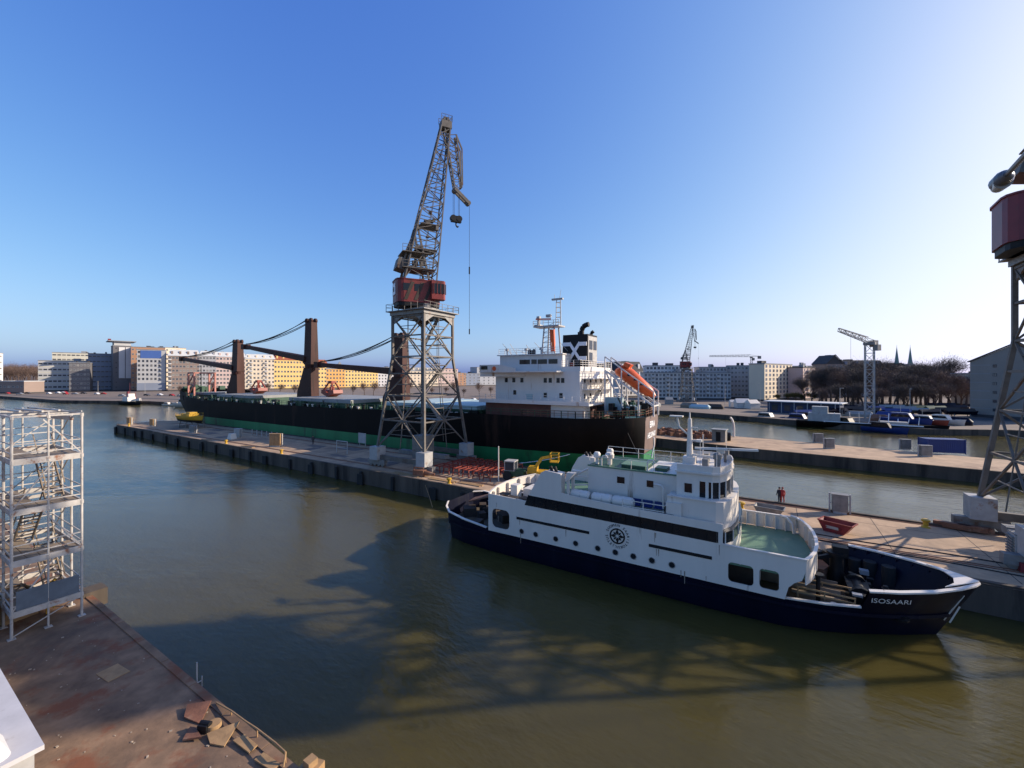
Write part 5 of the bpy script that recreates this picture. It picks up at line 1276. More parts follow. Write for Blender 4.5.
# bollards along the jetty
m = MB().lathe([(.34,0),(.3,.12),(.2,.18),(.2,.5),(.34,.6),(.34,.72),(.2,.8)],(0,0,0),12)
bo = solo(m,'mooring_bollard',M['yellow'],'squat yellow bollard on the jetty edge beyond the white foredeck','bollard',None,'mooring bollards on the jetty',smooth=True); bo.location = (-2.6,50.2,2.0)
lbls = {(-35.5,42.1):'squat pale bollard on the jetty edge just behind the ferry stern rope',(17.2,41.4):'squat pale bollard on the jetty edge past the ferry bow',(12.2,53.1):'squat dark bollard on the far jetty edge between the cabinet and the right crane',(-152,43.6):'squat bollard on the jetty edge near its far tip',(-75,42.6):'squat bollard on the jetty edge left of the tall crane',(-96,43.0):'squat bollard on the jetty edge near the white sloped block'}
for (x,y), lb_ in lbls.items():
    o = bo.copy(); C.objects.link(o); o.location = (x,y,2.0); o['label'] = lb_
    if x != 0: o.data = o.data
# junk by the right crane: grey switch cabinet with red base, sleepers
g_ = thing('switch_cabinet', 'tall grey switch cabinet with ribbed end on the jetty under the right crane', 'cabinet', (16.6,46.2,2.0), -.05)
m = MB(); m.box(-1.3,1.3,-.7,.7,.2,2.3); m.build('body', M['steelpale'], g_, local=True)
m = MB()
for i in range(9): m.box(-1.45,-1.3,-.6,.6,.35+.21*i,.46+.21*i)
m.build('cooling_rib', M['steel'], g_, local=True)
m = MB(); m.box(1.05,1.35,-.85,.85,0,3.0); m.box(-1.3,1.2,-.72,.72,2.3,2.36); m.build('post', M['steel'], g_, local=True)
m = MB(); m.cbox((15.9,44.8,2.35),1.5,.8,.7); m.lathe([(.3,.0),(.35,.3),(.1,.5)],(16.1,44.8,2.65),10); m.beam((15.2,44.6,2.2),(16.8,44.4,2.2),.25); solo(m,'red_winch',M['darkred'],'dark red winch at the foot of the grey switch cabinet','winch',(15.9,44.8,2))
m = MB()
for i in range(5): m.cbox((13.9+.5*i,54.0-.05*i+(-1)**i*.2,2.25+.1*(i%2)),1.8,.5,.45,rz=rr.uniform(-.5,.5))
solo(m,'timber_baulk',M['rust'],'heap of rusty baulks at the foot of the right crane on the far jetty edge','timber',(15,54,2))
m = MB(); m.cbox((20.3,46.6,2.8),1.6,1.6,1.6); m.beam((19.2,46.0,3.9),(22,46.4,3.9),.3); solo(m,'machine_box',M['steel'],'grey machine box right of the tall switch cabinet','machine',(20.3,46.6,2))
m = MB()
for y0 in (44.1,45.6): m.path([(x,y0+.12*math.sin(x*.7)+.03*(x-2)*(1 if y0>45 else -1),2.04) for x in range(2,17)],.05,5)
solo(m,'power_cable',M['rubber'],'black cables trailing along the sunlit jetty to the switch cabinet','cable',(2,45,2))
# people on the jetty
def person(loc, rz, label, torso, legs, hsc=1.0, pose=0):
    t = thing('person', label, 'person', loc, rz, scale=hsc)
    bm = bmesh.new(); J = {}
    def v(n,p): J[n] = bm.verts.new(p)
    st = .08 if pose == 0 else .17
    pts = dict(pel=(0,0,.95),spi=(0,0,1.15),che=(0,.01,1.38),nec=(0,0,1.52),hea=(0,.02,1.62),top=(0,.01,1.76),
      hl=(-.10,0,.9),kl=(-.11,-st*.6,.5),al=(-.11,st*-1.0+.02,.09),tl=(-.11,-st+.18,.04),hr=(.10,0,.9),kr=(.11,st*.5,.5),ar=(.11,st*.8-.02,.09),tr=(.11,st*.8+.16,.04),
      sl=(-.19,0,1.43),el=(-.25,-.04+st*.4,1.16),wl=(-.25,.04+st*.7,.92),fl=(-.24,.07+st*.7,.82),sr=(.19,0,1.43),er=(.25,-.04-st*.2,1.16),wr=(.25,.06-st*.2,.92),fr=(.24,.09-st*.2,.82))
    rad = dict(pel=.15,spi=.14,che=.165,nec=.06,hea=.095,top=.07,hl=.095,kl=.07,al=.05,tl=.04,hr=.095,kr=.07,ar=.05,tr=.04,sl=.075,el=.055,wl=.042,fl=.035,sr=.075,er=.055,wr=.042,fr=.035)
    for n_, p in pts.items(): v(n_, p)
    for a, b in [e.split() for e in ('pel spi','spi che','che nec','nec hea','hea top','pel hl','hl kl','kl al','al tl','pel hr','hr kr','kr ar','ar tr','che sl','sl el','el wl','wl fl','che sr','sr er','er wr','wr fr')]:
        bm.edges.new((J[a],J[b]))
    me = bpy.data.meshes.new('tmp'); bm.to_mesh(me); names = list(pts); bm.free()
    o = bpy.data.objects.new('tmp', me); C.objects.link(o); sk = o.modifiers.new('s','SKIN')
    for i, n_ in enumerate(names): me.skin_vertices[0].data[i].radius = (rad[n_],)*2; me.skin_vertices[0].data[i].use_root = (n_ == 'pel')
    sb = o.modifiers.new('b','SUBSURF'); sb.levels = 1
    bpy.context.view_layer.update(); dg = bpy.context.evaluated_depsgraph_get(); ev = o.evaluated_get(dg); m2 = bpy.data.meshes.new_from_object(ev); bpy.data.objects.remove(o)
    m2.materials.clear()
    for mm in (legs, torso, M['skin'], M['rubber']): m2.materials.append(mm)
    for p in m2.polygons:
        z = p.center.z; x = abs(p.center.x); p.use_smooth = True
        p.material_index = 3 if z < .1 else 2 if (z > 1.5 or (x > .2 and z < .9)) else 0 if (z < .93 and x < .2) else 1
    b_ = bpy.data.objects.new('body', m2); C.objects.link(b_); b_.parent = t
    m = MB(); m.lathe([(.02,.12),(.08,.10),(.105,.04),(.108,-.02),(.10,-.06)],(0,-.005,1.68),12); m.build('hair' if torso != M['cloth_red'] else 'helmet', M['hair'] if torso != M['cloth_red'] else M['redpaint'], t, smooth=True, local=True)
    return t
p1 = W(779.5,46.2); p2 = W(782.6,46.0)
person((p1[0],p1[1],2.0), .5, 'person in dark clothes standing beside a red clad person on the jetty edge', M['cloth_dark'], M['cloth_dark'])
person((p2[0],p2[1],2.0), 2.6, 'person in red work clothes standing on the jetty edge facing a dark clad person', M['cloth_red'], M['cloth_red'], 1.03)
p3 = W(313,86); person((p3[0],p3[1],2.0), 1.2, 'person in dark clothes walking on the jetty beside the green hull', M['cloth_dark'], M['cloth_dark'], 1.0, 1)

# ================================================================== second jetty
ct = thing('shipping_container', 'blue shipping container on the second jetty', 'container', (26.6,103.2,2.0), math.radians(31))
v0 = Vector(W(923,77.5,2.0)); v1 = Vector(W(960,76.2,2.0)); ct.location = (v0+v1)/2; ct.rotation_euler = (0,0,math.atan2(v1.y-v0.y,v1.x-v0.x)); Lc = (v1-v0).length
m = MB()
n = int(Lc/.3)
for i in range(n): x = -Lc/2+Lc*i/n; m.box(x,x+Lc/n*.5,-1.22,1.22,.15,2.5); m.box(x+Lc/n*.5,x+Lc/n,-1.18,1.18,.15,2.5)
m.box(-Lc/2,Lc/2,-1.22,1.22,2.45,2.55); m.build('body', M['blue'], ct, local=True)
m = MB()
for x in (-Lc/2,Lc/2):
    for y in (-1.22,1.22): m.box(x-.08,x+.08,y-.06,y+.06,0,2.6)
m.build('corner_post', M['blue'], ct, local=True)
for px, d, lb_, w_ in ((905,80,'grey cabinet at the far edge of the second jetty left of the blue container',1.4),(925,73,'grey cabinet in front of the blue container',1.6),(829,81,'grey cabinet on the near edge of the second jetty, left of the far one',1.4),(818,88,'grey cabinet on the far edge of the second jetty, leftmost of the four',1.4)):
    p = W(px,d); cabinet((p[0],p[1],2.0),YAW*.6,lb_,'steel','service cabinets on the second jetty',w_)
p = W(719.5,90); t = thing('kiosk', 'dark grey kiosk on the second jetty behind the ferry mast', 'kiosk', (p[0],p[1],2.0), -.1)
m = MB(); m.box(-1.3,1.3,-1.0,1.0,0,2.5); m.build('wall', M['steel'], t, local=True)
m = MB(); m.box(-1.5,1.5,-1.2,1.2,2.5,2.65); m.build('roof', M['hatchgrey'], t, local=True)
m = MB(); m.box(-.5,.4,-1.03,-1.0,.1,2.1); m.build('door', M['black'], t, local=True)
p = W(728.5,91); m = MB(); m.tube((p[0]-.4,p[1],2.9),(p[0]+.4,p[1]+.1,2.9),.9,.9,16); solo(m,'cable_drum',M['rubber'],'round black cable drum beside the dark kiosk','cable drum',(p[0],p[1],2),smooth=True)
p = W(734,97); m = MB(); x, y = p; m.path([(x,y,2),(x,y,4.0),(x-.15,y,5.2),(x-.45,y,6.0),(x-.8,y,6.4)],.22,8); solo(m,'bent_pole',M['white'],'white bent pole on the far edge of the second jetty','pole',(x,y,2),smooth=True)
rr = random.Random(21)
base = thing('scrap_skip', 'rusty open bin of scrap in the row on the second jetty', 'scrap bin', (0,0,0), 0, 'scrap bins on the second jetty')
m = MB(); m.box(-1,1,-.8,.8,0,.9); m.build('bin', M['rust'], base, local=True)
m = MB()
for i in range(14): m.cbox((rr.uniform(-.8,.8),rr.uniform(-.6,.6),.95+rr.uniform(0,.4)),rr.uniform(.2,.9),.12,rr.uniform(.1,.6),rz=rr.uniform(0,3),rx=rr.uniform(-.6,.6))
m.build('scrap', M['rust'], base, local=True)
lab = base['label']
for i in range(14):
    px = 660+i*3.9; p = W(px, 101-i*.55+rr.uniform(-1.5,3))
    if i == 0: base.location = (p[0],p[1],2.0); base.rotation_euler = (0,0,rr.uniform(0,3))
    else: dup(base,(p[0],p[1],2.0),rr.uniform(0,3))
# ================================================================== the town beyond the basin
M['glasslight'] = mat('window_with_pale_curtain', (.20,.19,.17), .25, var=.3, scale=.4)
M['glassmid'] = mat('window_with_dim_blind', (.09,.095,.10), .2, var=.3, scale=.4)
_wm = {}
def window_mesh(w_, h_, fr, gl='glass'):
    k = (round(w_,1), round(h_,1), fr.name, gl)
    if k not in _wm:
        m = MB(); m.mat(1); t_ = .09; d = -.09
        m.box(-w_/2,w_/2,d,.0,-h_/2,-h_/2+t_); m.box(-w_/2,w_/2,d,0,h_/2-t_,h_/2); m.box(-w_/2,-w_/2+t_,d,0,-h_/2+t_,h_/2-t_); m.box(w_/2-t_,w_/2,d,0,-h_/2+t_,h_/2-t_); m.box(-t_/2,t_/2,d,0,-h_/2+t_,h_/2-t_)
        m.mat(0); m.box(-w_/2+t_,w_/2-t_,-.035,-.005,-h_/2+t_,h_/2-t_)
        o = m.build('window', [M[gl], fr], None); _wm[k] = o.data; bpy.data.objects.remove(o)
    return _wm[k]
M['framewhite'] = wall('window_frame_white', (.55,.54,.52)); M['framedark'] = wall('window_frame_dark', (.06,.06,.065))
M['roofgrey'] = wall('grey_roof_sheet', (.24,.25,.26), .15); M['roofred'] = wall('red_tile_roof', (.30,.085,.045), .2); M['roofdark'] = wall('dark_mansard_roof', (.05,.048,.05), .25); M['roofpale'] = wall('pale_metal_roof', (.52,.53,.53), .1)
def building(name, label, pa, pb, ytop, depth, wm, floors, cols, roof='flat', roofm='roofgrey', win=(1.4,1.7), frame='framewhite', side=None, sidecols=3, balc=(), base=1.7, cornice=None, skip=None, plant=2, bands=None, cat='apartment block', rh=None, mask=None):
    A, B = Vector((*W(*pa),base)), Vector((*W(*pb),base))
    L = (B-A).length; rz = math.atan2(B.y-A.y,B.x-A.x); H = zy(ytop,(pa[1]+pb[1])/2)-base
    t = thing(name, label, cat, tuple(A), rz)
    bd = lambda mb, n, mt, p=t: mb.build(n, M[mt] if isinstance(mt,str) else mt, p, local=True)
    rnd = random.Random(label)
    m = MB().box(0,L,0,depth,0,H); wl = bd(m,'wall',wm)
    m = MB(); m.box(-.08,L+.08,-.08,depth+.08,0,.9); bd(m,'plinth','roofdark')
    if roof == 'flat':
        m = MB()
        m.box(-.25,L+.25,-.25,.15,H,H+.5); m.box(-.25,L+.25,depth-.15,depth+.25,H,H+.5); m.box(-.25,.15,.15,depth-.15,H,H+.5); m.box(L-.15,L+.25,.15,depth-.15,H,H+.5); m.box(.15,L-.15,.15,depth-.15,H,H+.12)
        r_ = bd(m,'roof',roofm)
    else:
        h_ = rh or 4.0; m = MB(); o_ = .5
        if roof == 'gable': m.extr([(-o_,-o_,H),(-o_,depth/2,H+h_),(-o_,depth+o_,H)],(L+2*o_,0,0))
        elif roof == 'gable_end':
            m.extr([(-o_,.3,H),(L/2,.3,H+h_),(L+o_,.3,H)],(0,depth,0))
            for xa in (-o_,L+o_): m.beam((xa,-.2,H+.1),(L/2,-.2,H+h_+.15),.5,.35)
        else: m.prism([(-o_,-o_),(L+o_,-o_),(L+o_,depth+o_),(-o_,depth+o_)],H,H+h_,[(1.6,1.8),(L-1.6,1.8),(L-1.6,depth-1.8),(1.6,depth-1.8)])
        r_ = bd(m,'roof',roofm)
        if roof == 'mansard':
            for i in range(max(2,int(L/6))):
                x = (i+.5)*L/max(2,int(L/6)); m = MB(); m.box(x-.8,x+.8,.1,2.0,H+.5,H+h_*.75); bd(m,'dormer',wm,r_)
    for i in range(plant):
        x = rnd.uniform(.1,.85)*L; w_ = rnd.uniform(.06,.16)*L; z0 = H+(.1 if roof == 'flat' else (rh or 4)*.7); m = MB(); m.box(x,min(L,x+w_),depth*.4,depth*.7,z0,z0+rnd.uniform(1.2,2.6)); bd(m,'chimney' if roof != 'flat' else 'roof_plant',rnd.choice(['roofgrey','roofdark']),r_)
    fh = (H-1.2)/floors; ww, hh = win; hh = min(hh,fh*.68); ww = min(ww,L/cols*.75)
    mes = [window_mesh(ww,hh,M[frame],g_) for g_ in ('glass','glass','glass','glassmid','glasslight')]; n = 0
    for f in range(floors):
        for c_ in range(cols):
            if skip and skip(f,c_): continue
            x = (c_+.5)*L/cols; z = 1.2+(f+.5)*fh
            if n < 97: inst(rnd.choice(mes),'window',t,(x,-.004,z)); n += 1
    if side:
        for f in range(floors):
            for c_ in range(sidecols):
                y = (c_+.5)*depth/sidecols; z = 1.2+(f+.5)*fh
                if n < 97: inst(rnd.choice(mes),'window',t,(-.004,y,z) if side == 'l' else (L+.004,y,z), -PI/2 if side == 'l' else PI/2); n += 1
    for c_ in balc:
        for f in range(1,floors):
            x = (c_+.5)*L/cols; z = 1.2+f*fh; w_ = L/cols*.9; m = MB(); m.box(x-w_/2,x+w_/2,-1.3,-.01,z-.15,z); m.box(x-w_/2,x+w_/2,-1.32,-1.25,z,z+1.0); m.box(x-w_/2,x-w_/2+.06,-1.25,-.01,z,z+1.0); m.box(x+w_/2-.06,x+w_/2,-1.25,-.01,z,z+1.0); bd(m,'balcony',cornice or 'framewhite')
    if bands:
        for f in range(floors):
            m = MB(); z = 1.2+f*fh; m.box(-.14,L+.14,-.14,depth*.9,z-.25,z+.45); bd(m,'floor_band',bands)
    return t, L, H, bd
wl = wall
c_white = wl('white_plaster', (.62,.60,.58)); c_grey = wl('grey_plaster', (.36,.37,.39)); c_cream = wl('cream_plaster', (.68,.57,.42)); c_yel = wl('yellow_plaster', (.80,.55,.20)); c_or = wl('orange_plaster', (.74,.40,.12))
c_brick = wl('brown_brick', (.24,.18,.15)); c_dark = wl('dark_cladding', (.13,.125,.13)); c_bg = wl('blue_grey_cladding', (.22,.25,.31)); c_blue = wl('blue_panel', (.06,.13,.36)); c_tan = wl('tan_brick', (.40,.22,.13)); c_pink = wl('pale_pink_plaster', (.56,.42,.37)); c_green = wl('pale_green_plaster', (.48,.48,.36)); c_bgp = wl('grey_blue_plaster', (.35,.345,.35))
c_ltgrey = wl('light_grey_panels', (.55,.525,.48)); c_silver = wl('silver_panel', (.45,.445,.43)); c_shade = wl('dull_grey_plaster', (.23,.21,.185), .12)
c_olive = wl('olive_cream_panel', (.55,.52,.42))
# left group, nearest first
building('apartment_block','white block with a pinkish flank at the left edge of the picture',(-22,392),(3,408),353,8,c_white,6,5)
building('low_warehouse','low dark warehouse with a white roof at the far left shore',(-6,345),(24,343),381.5,14,c_brick,1,7,roofm='roofpale',cat='warehouse',win=(2.2,1.6),plant=0)
building('office_building','cream office of long white ribbon storeys left of the dark glazed block',(38,390),(94,412),361,16,c_silver,5,12,bands=c_olive,cat='office',win=(3.0,1.4),frame='framedark')
building('office_building','pale upper storeys of the ribbon office set back behind its roof',(52,436),(94,456),353,12,c_olive,8,9,cat='office',win=(3.4,1.2),frame='framedark')
building('apartment_block','dark grey block with white windows in front of the ribbon office',(69,380),(90,388),363,12,c_dark,6,6,cat='apartment block')
building('office_building','blue grey glazed office left of the hotel tower',(88,406),(117,420),354,14,c_bg,7,7,cat='office',win=(3.2,1.0),frame='framedark')
t, L, H, bd = building('hotel_tower','dark brown hotel tower with an overhanging canopy roof and a white sunlit panel wall',(113,402),(132,412),346,20,c_dark,9,3,cat='hotel',win=(1.0,1.2),frame='framedark',skip=lambda f,c: c>0,plant=0)
m = MB(); m.box(-3.5,L+3,-2,22,H+4.2,H+5.0); bd(m,'canopy_roof','roofgrey'); m = MB(); m.box(.8,L-.8,.5,18,H+.5,H+4.2); bd(m,'penthouse',c_silver); m = MB(); m.box(-3.6,-1.4,-1,1,H+5.0,H+6.4); bd(m,'roof_sign','darkred')
m = MB(); m.box(L*.30,L*.62,-.55,-.05,H*.28,H-1.2); m.box(L*.66,L*.97,-.55,-.05,H*.28,H-1.2); bd(m,'white_panel',c_white)
building('hotel_wing','tan brick hotel wing with roof machinery between the white panel and the blue facade',(131,400),(165,416),347.5,24,c_tan,9,9,cat='hotel',plant=4,skip=lambda f,c: c>1)
t, L, H, bd = building('hotel','silver hotel facade with a blue top and rows of windows',(137,388),(165.5,399),350,5,c_silver,9,7,cat='hotel',plant=0,win=(1.5,2.0),frame='framedark',skip=lambda f,c: f<2 or c>5)
m = MB(); m.box(L*.12,L*.85,-.16,-.05,H*.80,H*.985); bd(m,'blue_panel',c_blue); m = MB(); m.box(-.1,L+.1,-.2,-.05,1,H*.2); bd(m,'base_panel',c_bg)
building('apartment_block','beige block glimpsed behind the pale metal roof beside the hotel',(165,455),(186,470),348,20,c_cream,9,5)
building('apartment_block','brown brick block with a pale metal roof right of the blue hotel',(168,398.1),(200,413.4),356,16,c_brick,8,9,roof='mansard',roofm='roofpale',rh=6,balc=(0,),plant=1,win=(1.8,2.1))
building('apartment_block','grey brown block with a white attic storey behind the freighter bow',(199,412.9),(219,423),356,16,c_bgp,8,6,roof='mansard',roofm='roofpale',rh=5,win=(1.8,2.1))
building('apartment_block','pink beige block behind the forward deck crane',(216,421.4),(246,437.4),357,16,c_pink,8,9,roof='mansard',roofm='roofpale',rh=5,balc=(7,),win=(1.8,2.0))
building('apartment_block','light beige block with balconies right of the forward deck crane',(245,436.8),(275,454),359,16,c_cream,7,8,roof='mansard',roofm='roofpale',rh=5,balc=(1,5),win=(1.8,2.0))
building('apartment_block','yellow block with a red tiled roof between the two tall deck cranes',(274,453.4),(305,472.6),360,14,c_yel,6,10,roof='mansard',roofm='roofred',rh=6,win=(1.8,2.1))
building('apartment_block','yellow block with a red tiled roof right of the tallest deck crane',(305,472.6),(327,487.3),363,14,c_yel,6,7,roof='mansard',roofm='roofred',rh=4,win=(1.8,2.1))
t, L, H, bd = building('apartment_block','orange block with a pale turret roof behind the stowed crane jib',(326,486.6),(345,500),369,14,c_or,5,6,roof='mansard',roofm='roofgrey',rh=4.5,win=(1.8,2.1))
m = MB(); m.prism([(L*.55,1),(L*.95,1),(L*.95,5),(L*.55,5)],H+2,H+9,[(L*.74,2.9),(L*.76,2.9),(L*.76,3.1),(L*.74,3.1)]); bd(m,'turret','roofgrey')
building('apartment_block','long orange yellow block behind the aft deck crane wires',(345,500),(378,525),370,14,c_yel,5,11,roof='mansard',roofm='roofpale',rh=4,win=(1.8,2.1))
building('apartment_block','whitish block seen through the legs of the tall crane, left half',(378,525),(402,544.8),371,14,c_white,5,8,roof='mansard',roofm='roofgrey',rh=5,win=(1.8,2.1))
building('apartment_block','pale yellow block seen through the legs of the tall crane, right half',(402,544.8),(438,577.6),371,14,c_cream,5,10,roof='mansard',roofm='roofgrey',rh=5,win=(1.8,2.1))
building('apartment_block','pink block with a flat red roof just right of the tall crane',(438,577.6),(458,597.5),369,14,c_pink,5,6,roofm='roofred',win=(1.8,2.1))
building('apartment_block','tan block before the dark gabled store right of the tall crane',(456,595.5),(466,605.9),373,16,c_tan,5,3,win=(1.8,2.1))
building('warehouse','dark blue grey store right of the tan block',(464,603.8),(480,621.1),373.5,18,c_bg,4,4,cat='warehouse',win=(1.8,2.1))
building('apartment_block','grey block half hidden by the white bridge wing of the freighter',(477,617.8),(500,644.3),367.5,18,c_grey,6,5,win=(1.8,2.1))
building('apartment_block','long grey block mostly hidden behind the white stern house',(498,641.9),(600,791.7),372,18,c_bgp,5,20,win=(1.8,2.1))
building('apartment_block','pale green block with a dark mansard roof between funnel and lifeboat',(596,284),(620,292),372,18,c_green,5,7,roof='mansard',roofm='roofdark',rh=6,win=(1.8,2.1))
building('apartment_block','cream block with a dark mansard roof behind the orange lifeboat',(619,282),(643,292),371,18,c_white,5,7,roof='mansard',roofm='roofdark',rh=6.5,win=(1.8,2.1))
# apartments on the right
building('apartment_block','grey balcony block behind the small far crane, left of the pair',(644,262),(692,258),373,14,c_ltgrey,6,13,balc=(2,6,10),win=(1.4,1.6))
building('apartment_block','pale setback storeys on top of the grey balcony block',(646,272),(690,269),366,10,c_white,7,12,win=(1.6,1.6),skip=lambda f,c: f<5)
building('apartment_block','grey balcony block behind the small far crane, right of the pair',(692,256),(731,252),373,14,c_silver,6,11,balc=(1,4,7),win=(1.4,1.6))
building('apartment_block','pale setback storeys above the right grey balcony block',(699,268),(727,266),367.5,10,c_bgp,7,8,skip=lambda f,c: f<5)
building('apartment_block','grey blue block with rows of dark windows left of the shaded gable block',(727,268),(752,262),366,16,c_bgp,7,7,win=(1.3,1.5))
t_ = building('apartment_block','cream block with a blank shaded end wall and sunlit white windows',(764.5,238),(792,261),364.5,8.4,c_cream,8,8,win=(2.2,1.9))
building('apartment_block','plain grey blue block between the sunlit cream block and the pink one',(790,270),(804,262),366.5,8,c_bgp,7,3,skip=lambda f,c: c>0)
building('apartment_block','pink white block with stacked balconies left of the bare trees',(803,250),(815,262),368,8,c_pink,7,4,balc=(1,3),roofm='roofdark')
building('town_house','dark roofed house with a pointed gable rising above the bare trees',(827,275),(843,275),364,14,c_brick,6,4,roof='gable_end',roofm='roofdark',rh=6,cat='house')
building('town_house','long grey house with a dark roof above the trees left of the tower crane',(841,285),(884,285),366,14,c_bg,6,10,roof='mansard',roofm='roofdark',rh=4,cat='house')
building('town_house','low dark roofed house behind the bare trees under the twin spires',(884,300),(935,300),368,14,c_brick,5,10,roof='gable',roofm='roofdark',rh=2,cat='house')
building('town_house','beige house on the slope left of the large shaded gable building',(951,210),(970,200),374,14,c_cream,4,4,cat='house',skip=lambda f,c: True)
t, L, H, bd = building('warehouse','large grey blue gabled building at the right edge behind the crane',(970,150),(1066,127),361,30,c_shade,6,12,roof='gable_end',roofm='roofdark',rh=5.6,cat='warehouse',win=(1.0,1.0),frame='framedark',skip=lambda f,c: c not in (3,8))
m = MB(); m.extr([(.0,-.02,H),(L/2,-.02,H+5.3),(L,-.02,H)],(0,.3,0)); bd(m,'gable_wall',c_shade)
m = MB()
for z in range(3,int(H),3): m.box(0,L*.24,-.05,0,z,z+.18)
bd(m,'wall_joint','roofgrey')
# church with twin spires
c0 = W(903.5,1250)
t = thing('church', 'church with twin green copper spires far behind the bare trees', 'church', (c0[0],c0[1],10), YAW)
m = MB(); m.box(-22,22,6,70,0,28); m.extr([(-22,6,28),(0,6,46),(22,6,28)],(0,64,0)); m.build('nave', c_tan, t, local=True)
for sx in (-1,1):
    m = MB(); m.box(sx*20-5.5,sx*20+5.5,-5.5,5.5,0,38); tw_ = m.build('tower', c_tan, t, local=True)
    m = MB(); cx_ = sx*20
    m.prism([(cx_+7.6*math.cos(a*PI/4+PI/8),7.6*math.sin(a*PI/4+PI/8)) for a in range(8)],38,48,[(cx_+5.4*math.cos(a*PI/4+PI/8),5.4*math.sin(a*PI/4+PI/8)) for a in range(8)])
    m.prism([(cx_+5.4*math.cos(a*PI/4+PI/8),5.4*math.sin(a*PI/4+PI/8)) for a in range(8)],48,93,[(cx_+.3*math.cos(a*PI/4+PI/8),.3*math.sin(a*PI/4+PI/8)) for a in range(8)])
    m.tube((cx_,0,92),(cx_,0,99),.4,.2,6); m.build('spire', M['copper'], tw_, local=True)

# ------------------------------------------------------------------ bare trees
def tree_proto(name, label, seed, Ht, R, ntw, tm, loc, group):
    rnd = random.Random(seed); t = thing(name, label, 'tree', loc, rnd.uniform(0,6), group)
    m = MB(); tips = []
    def limb(p, d, L, r, lev):
        q = p+d*L; m.tube(p,q,r,r*.65,6 if lev < 2 else 4)
        if lev == 4: tips.append((q,d)); return
        if lev >= 1: tips.append((p.lerp(q,rnd.uniform(.3,1)),d))
        n = 3 if lev < 2 else rnd.choice((2,3))
        for i in range(n):
            a = rnd.uniform(0,2*PI); sp = rnd.uniform(.3,.95); v = Vector((math.cos(a)*sp,math.sin(a)*sp,rnd.uniform(-.12,.4)))
            limb(q if i else p.lerp(q,rnd.uniform(.7,1)), (d+v).normalized(), L*rnd.uniform(.6,.8), r*.6, lev+1)
    limb(Vector((0,0,0)),Vector((rnd.uniform(-.05,.05),rnd.uniform(-.05,.05),1)),Ht*.21,R*.04,0)
    zmax = max(q.z for q,_ in tips); k = Ht/zmax*.93; m.v = [(x*k,y*k,z*k) for x,y,z in m.v]; tips = [(q*k,d) for q,d in tips]
    m.build('trunk', M['bark'], t, local=True)
    m = MB(); vs = []; fs = []
    for i in range(ntw):
        q, d = rnd.choice(tips); o = q+Vector((rnd.gauss(0,R*.16),rnd.gauss(0,R*.16),rnd.gauss(-Ht*.02,Ht*.07)))
        if o.z < Ht*.12: continue
        dr = (d+Vector((rnd.gauss(0,.6),rnd.gauss(0,.6),rnd.gauss(.2,.5)))).normalized(); L = rnd.uniform(.6,1.7); s_ = dr.cross(Vector((rnd.gauss(0,1),rnd.gauss(0,1),rnd.gauss(0,1)))).normalized()*rnd.uniform(.02,.05)
        n = len(vs); vs += [o-s_,o+s_,o+dr*L+s_*.3,o+dr*L-s_*.3]; fs.append((n,n+1,n+2,n+3))
    m.add(vs,fs); m.build('crown', tm, t, local=True, fixn=False); return t
P1 = W(822,205,0); G = 'leafless trees on the far right shore'
tA = tree_proto('bare_tree','leafless brown tree in the grove behind the tower crane',2,19,8.5,6500,M['twigd'],(P1[0],P1[1],1.7),G)
P2 = W(845,195); tB = tree_proto('bare_tree','leafless brown tree in the grove behind the tower crane',5,17,8,6500,M['twig'],(P2[0],P2[1],1.7),G)
rr = random.Random(4)
for i, (px,d,s,p) in enumerate([(812,215,.8,tB),(831,200,.95,tA),(838,220,1.05,tB),(853,190,.9,tA),(858,215,1.05,tB),(866,200,1.0,tA),(876,185,.85,tB),(882,212,1.1,tA),(890,195,1.0,tB),(898,185,.85,tA),(904,210,1.05,tB),(912,196,.95,tA),(920,186,.9,tB),(926,205,1.05,tA),(934,190,1.0,tB),(941,200,1.1,tA),(948,186,.9,tB),(872,228,1.1,tA),(916,226,1.15,tB),(848,230,1.1,tA),(956,205,.9,tB),(805,225,.7,tA),(818,182,.55,tB),(835,178,.6,tA),(850,176,.5,tB),(862,172,.6,tA),(880,172,.55,tB),(894,170,.6,tA),(908,172,.55,tB),(922,170,.6,tA),(936,172,.6,tB),(950,176,.6,tA),(961,190,.8,tB),(966,200,.8,tA),(826,230,1.1,tB),(890,232,1.2,tA),(903,236,1.15,tB),(940,215,1.2,tA),(928,222,1.1,tB)]):
    a = W(px,d); dup(p,(a[0],a[1],1.7),rr.uniform(0,6),None,(s*1.05,s*1.05,s*rr.uniform(.92,1.05)))
G2 = 'small leafless trees before the yellow blocks'; a = W(268,300)
tC = tree_proto('street_tree','small leafless reddish tree on the quay street before the yellow blocks',9,9,3.6,900,M['twig'],(a[0],a[1],1.7),G2)
for i in range(38):
    px = 178+i*11.5+rr.uniform(-3,3); d = 300+rr.uniform(-12,14)
    if 262 < px < 272: continue
    a = W(px,d); dup(tC,(a[0],a[1],1.7),rr.uniform(0,6),None,rr.uniform(.6,1.15))
G3 = 'leafless trees on the far left hill'; a = W(10,480)
tD = tree_proto('hill_tree','leafless red brown tree on the hill at the far left',12,22,10,2600,M['twig'],(a[0],a[1],6),G3)
for i in range(20):
    px = 3+i*2.0+rr.uniform(-1,1); d = 470+rr.uniform(0,90)
    a = W(px,d); dup(tD,(a[0],a[1],5+3*rr.random()),rr.uniform(0,6),None,rr.uniform(.8,1.15))
a = W(788,235)
tE = tree_proto('bush','low olive bush before the sunlit cream block','x',4.2,3.5,1500,mat('olive_leaves',(.07,.065,.02),.9,var=.3),(a[0],a[1],1.7),'bushes on the right shore')
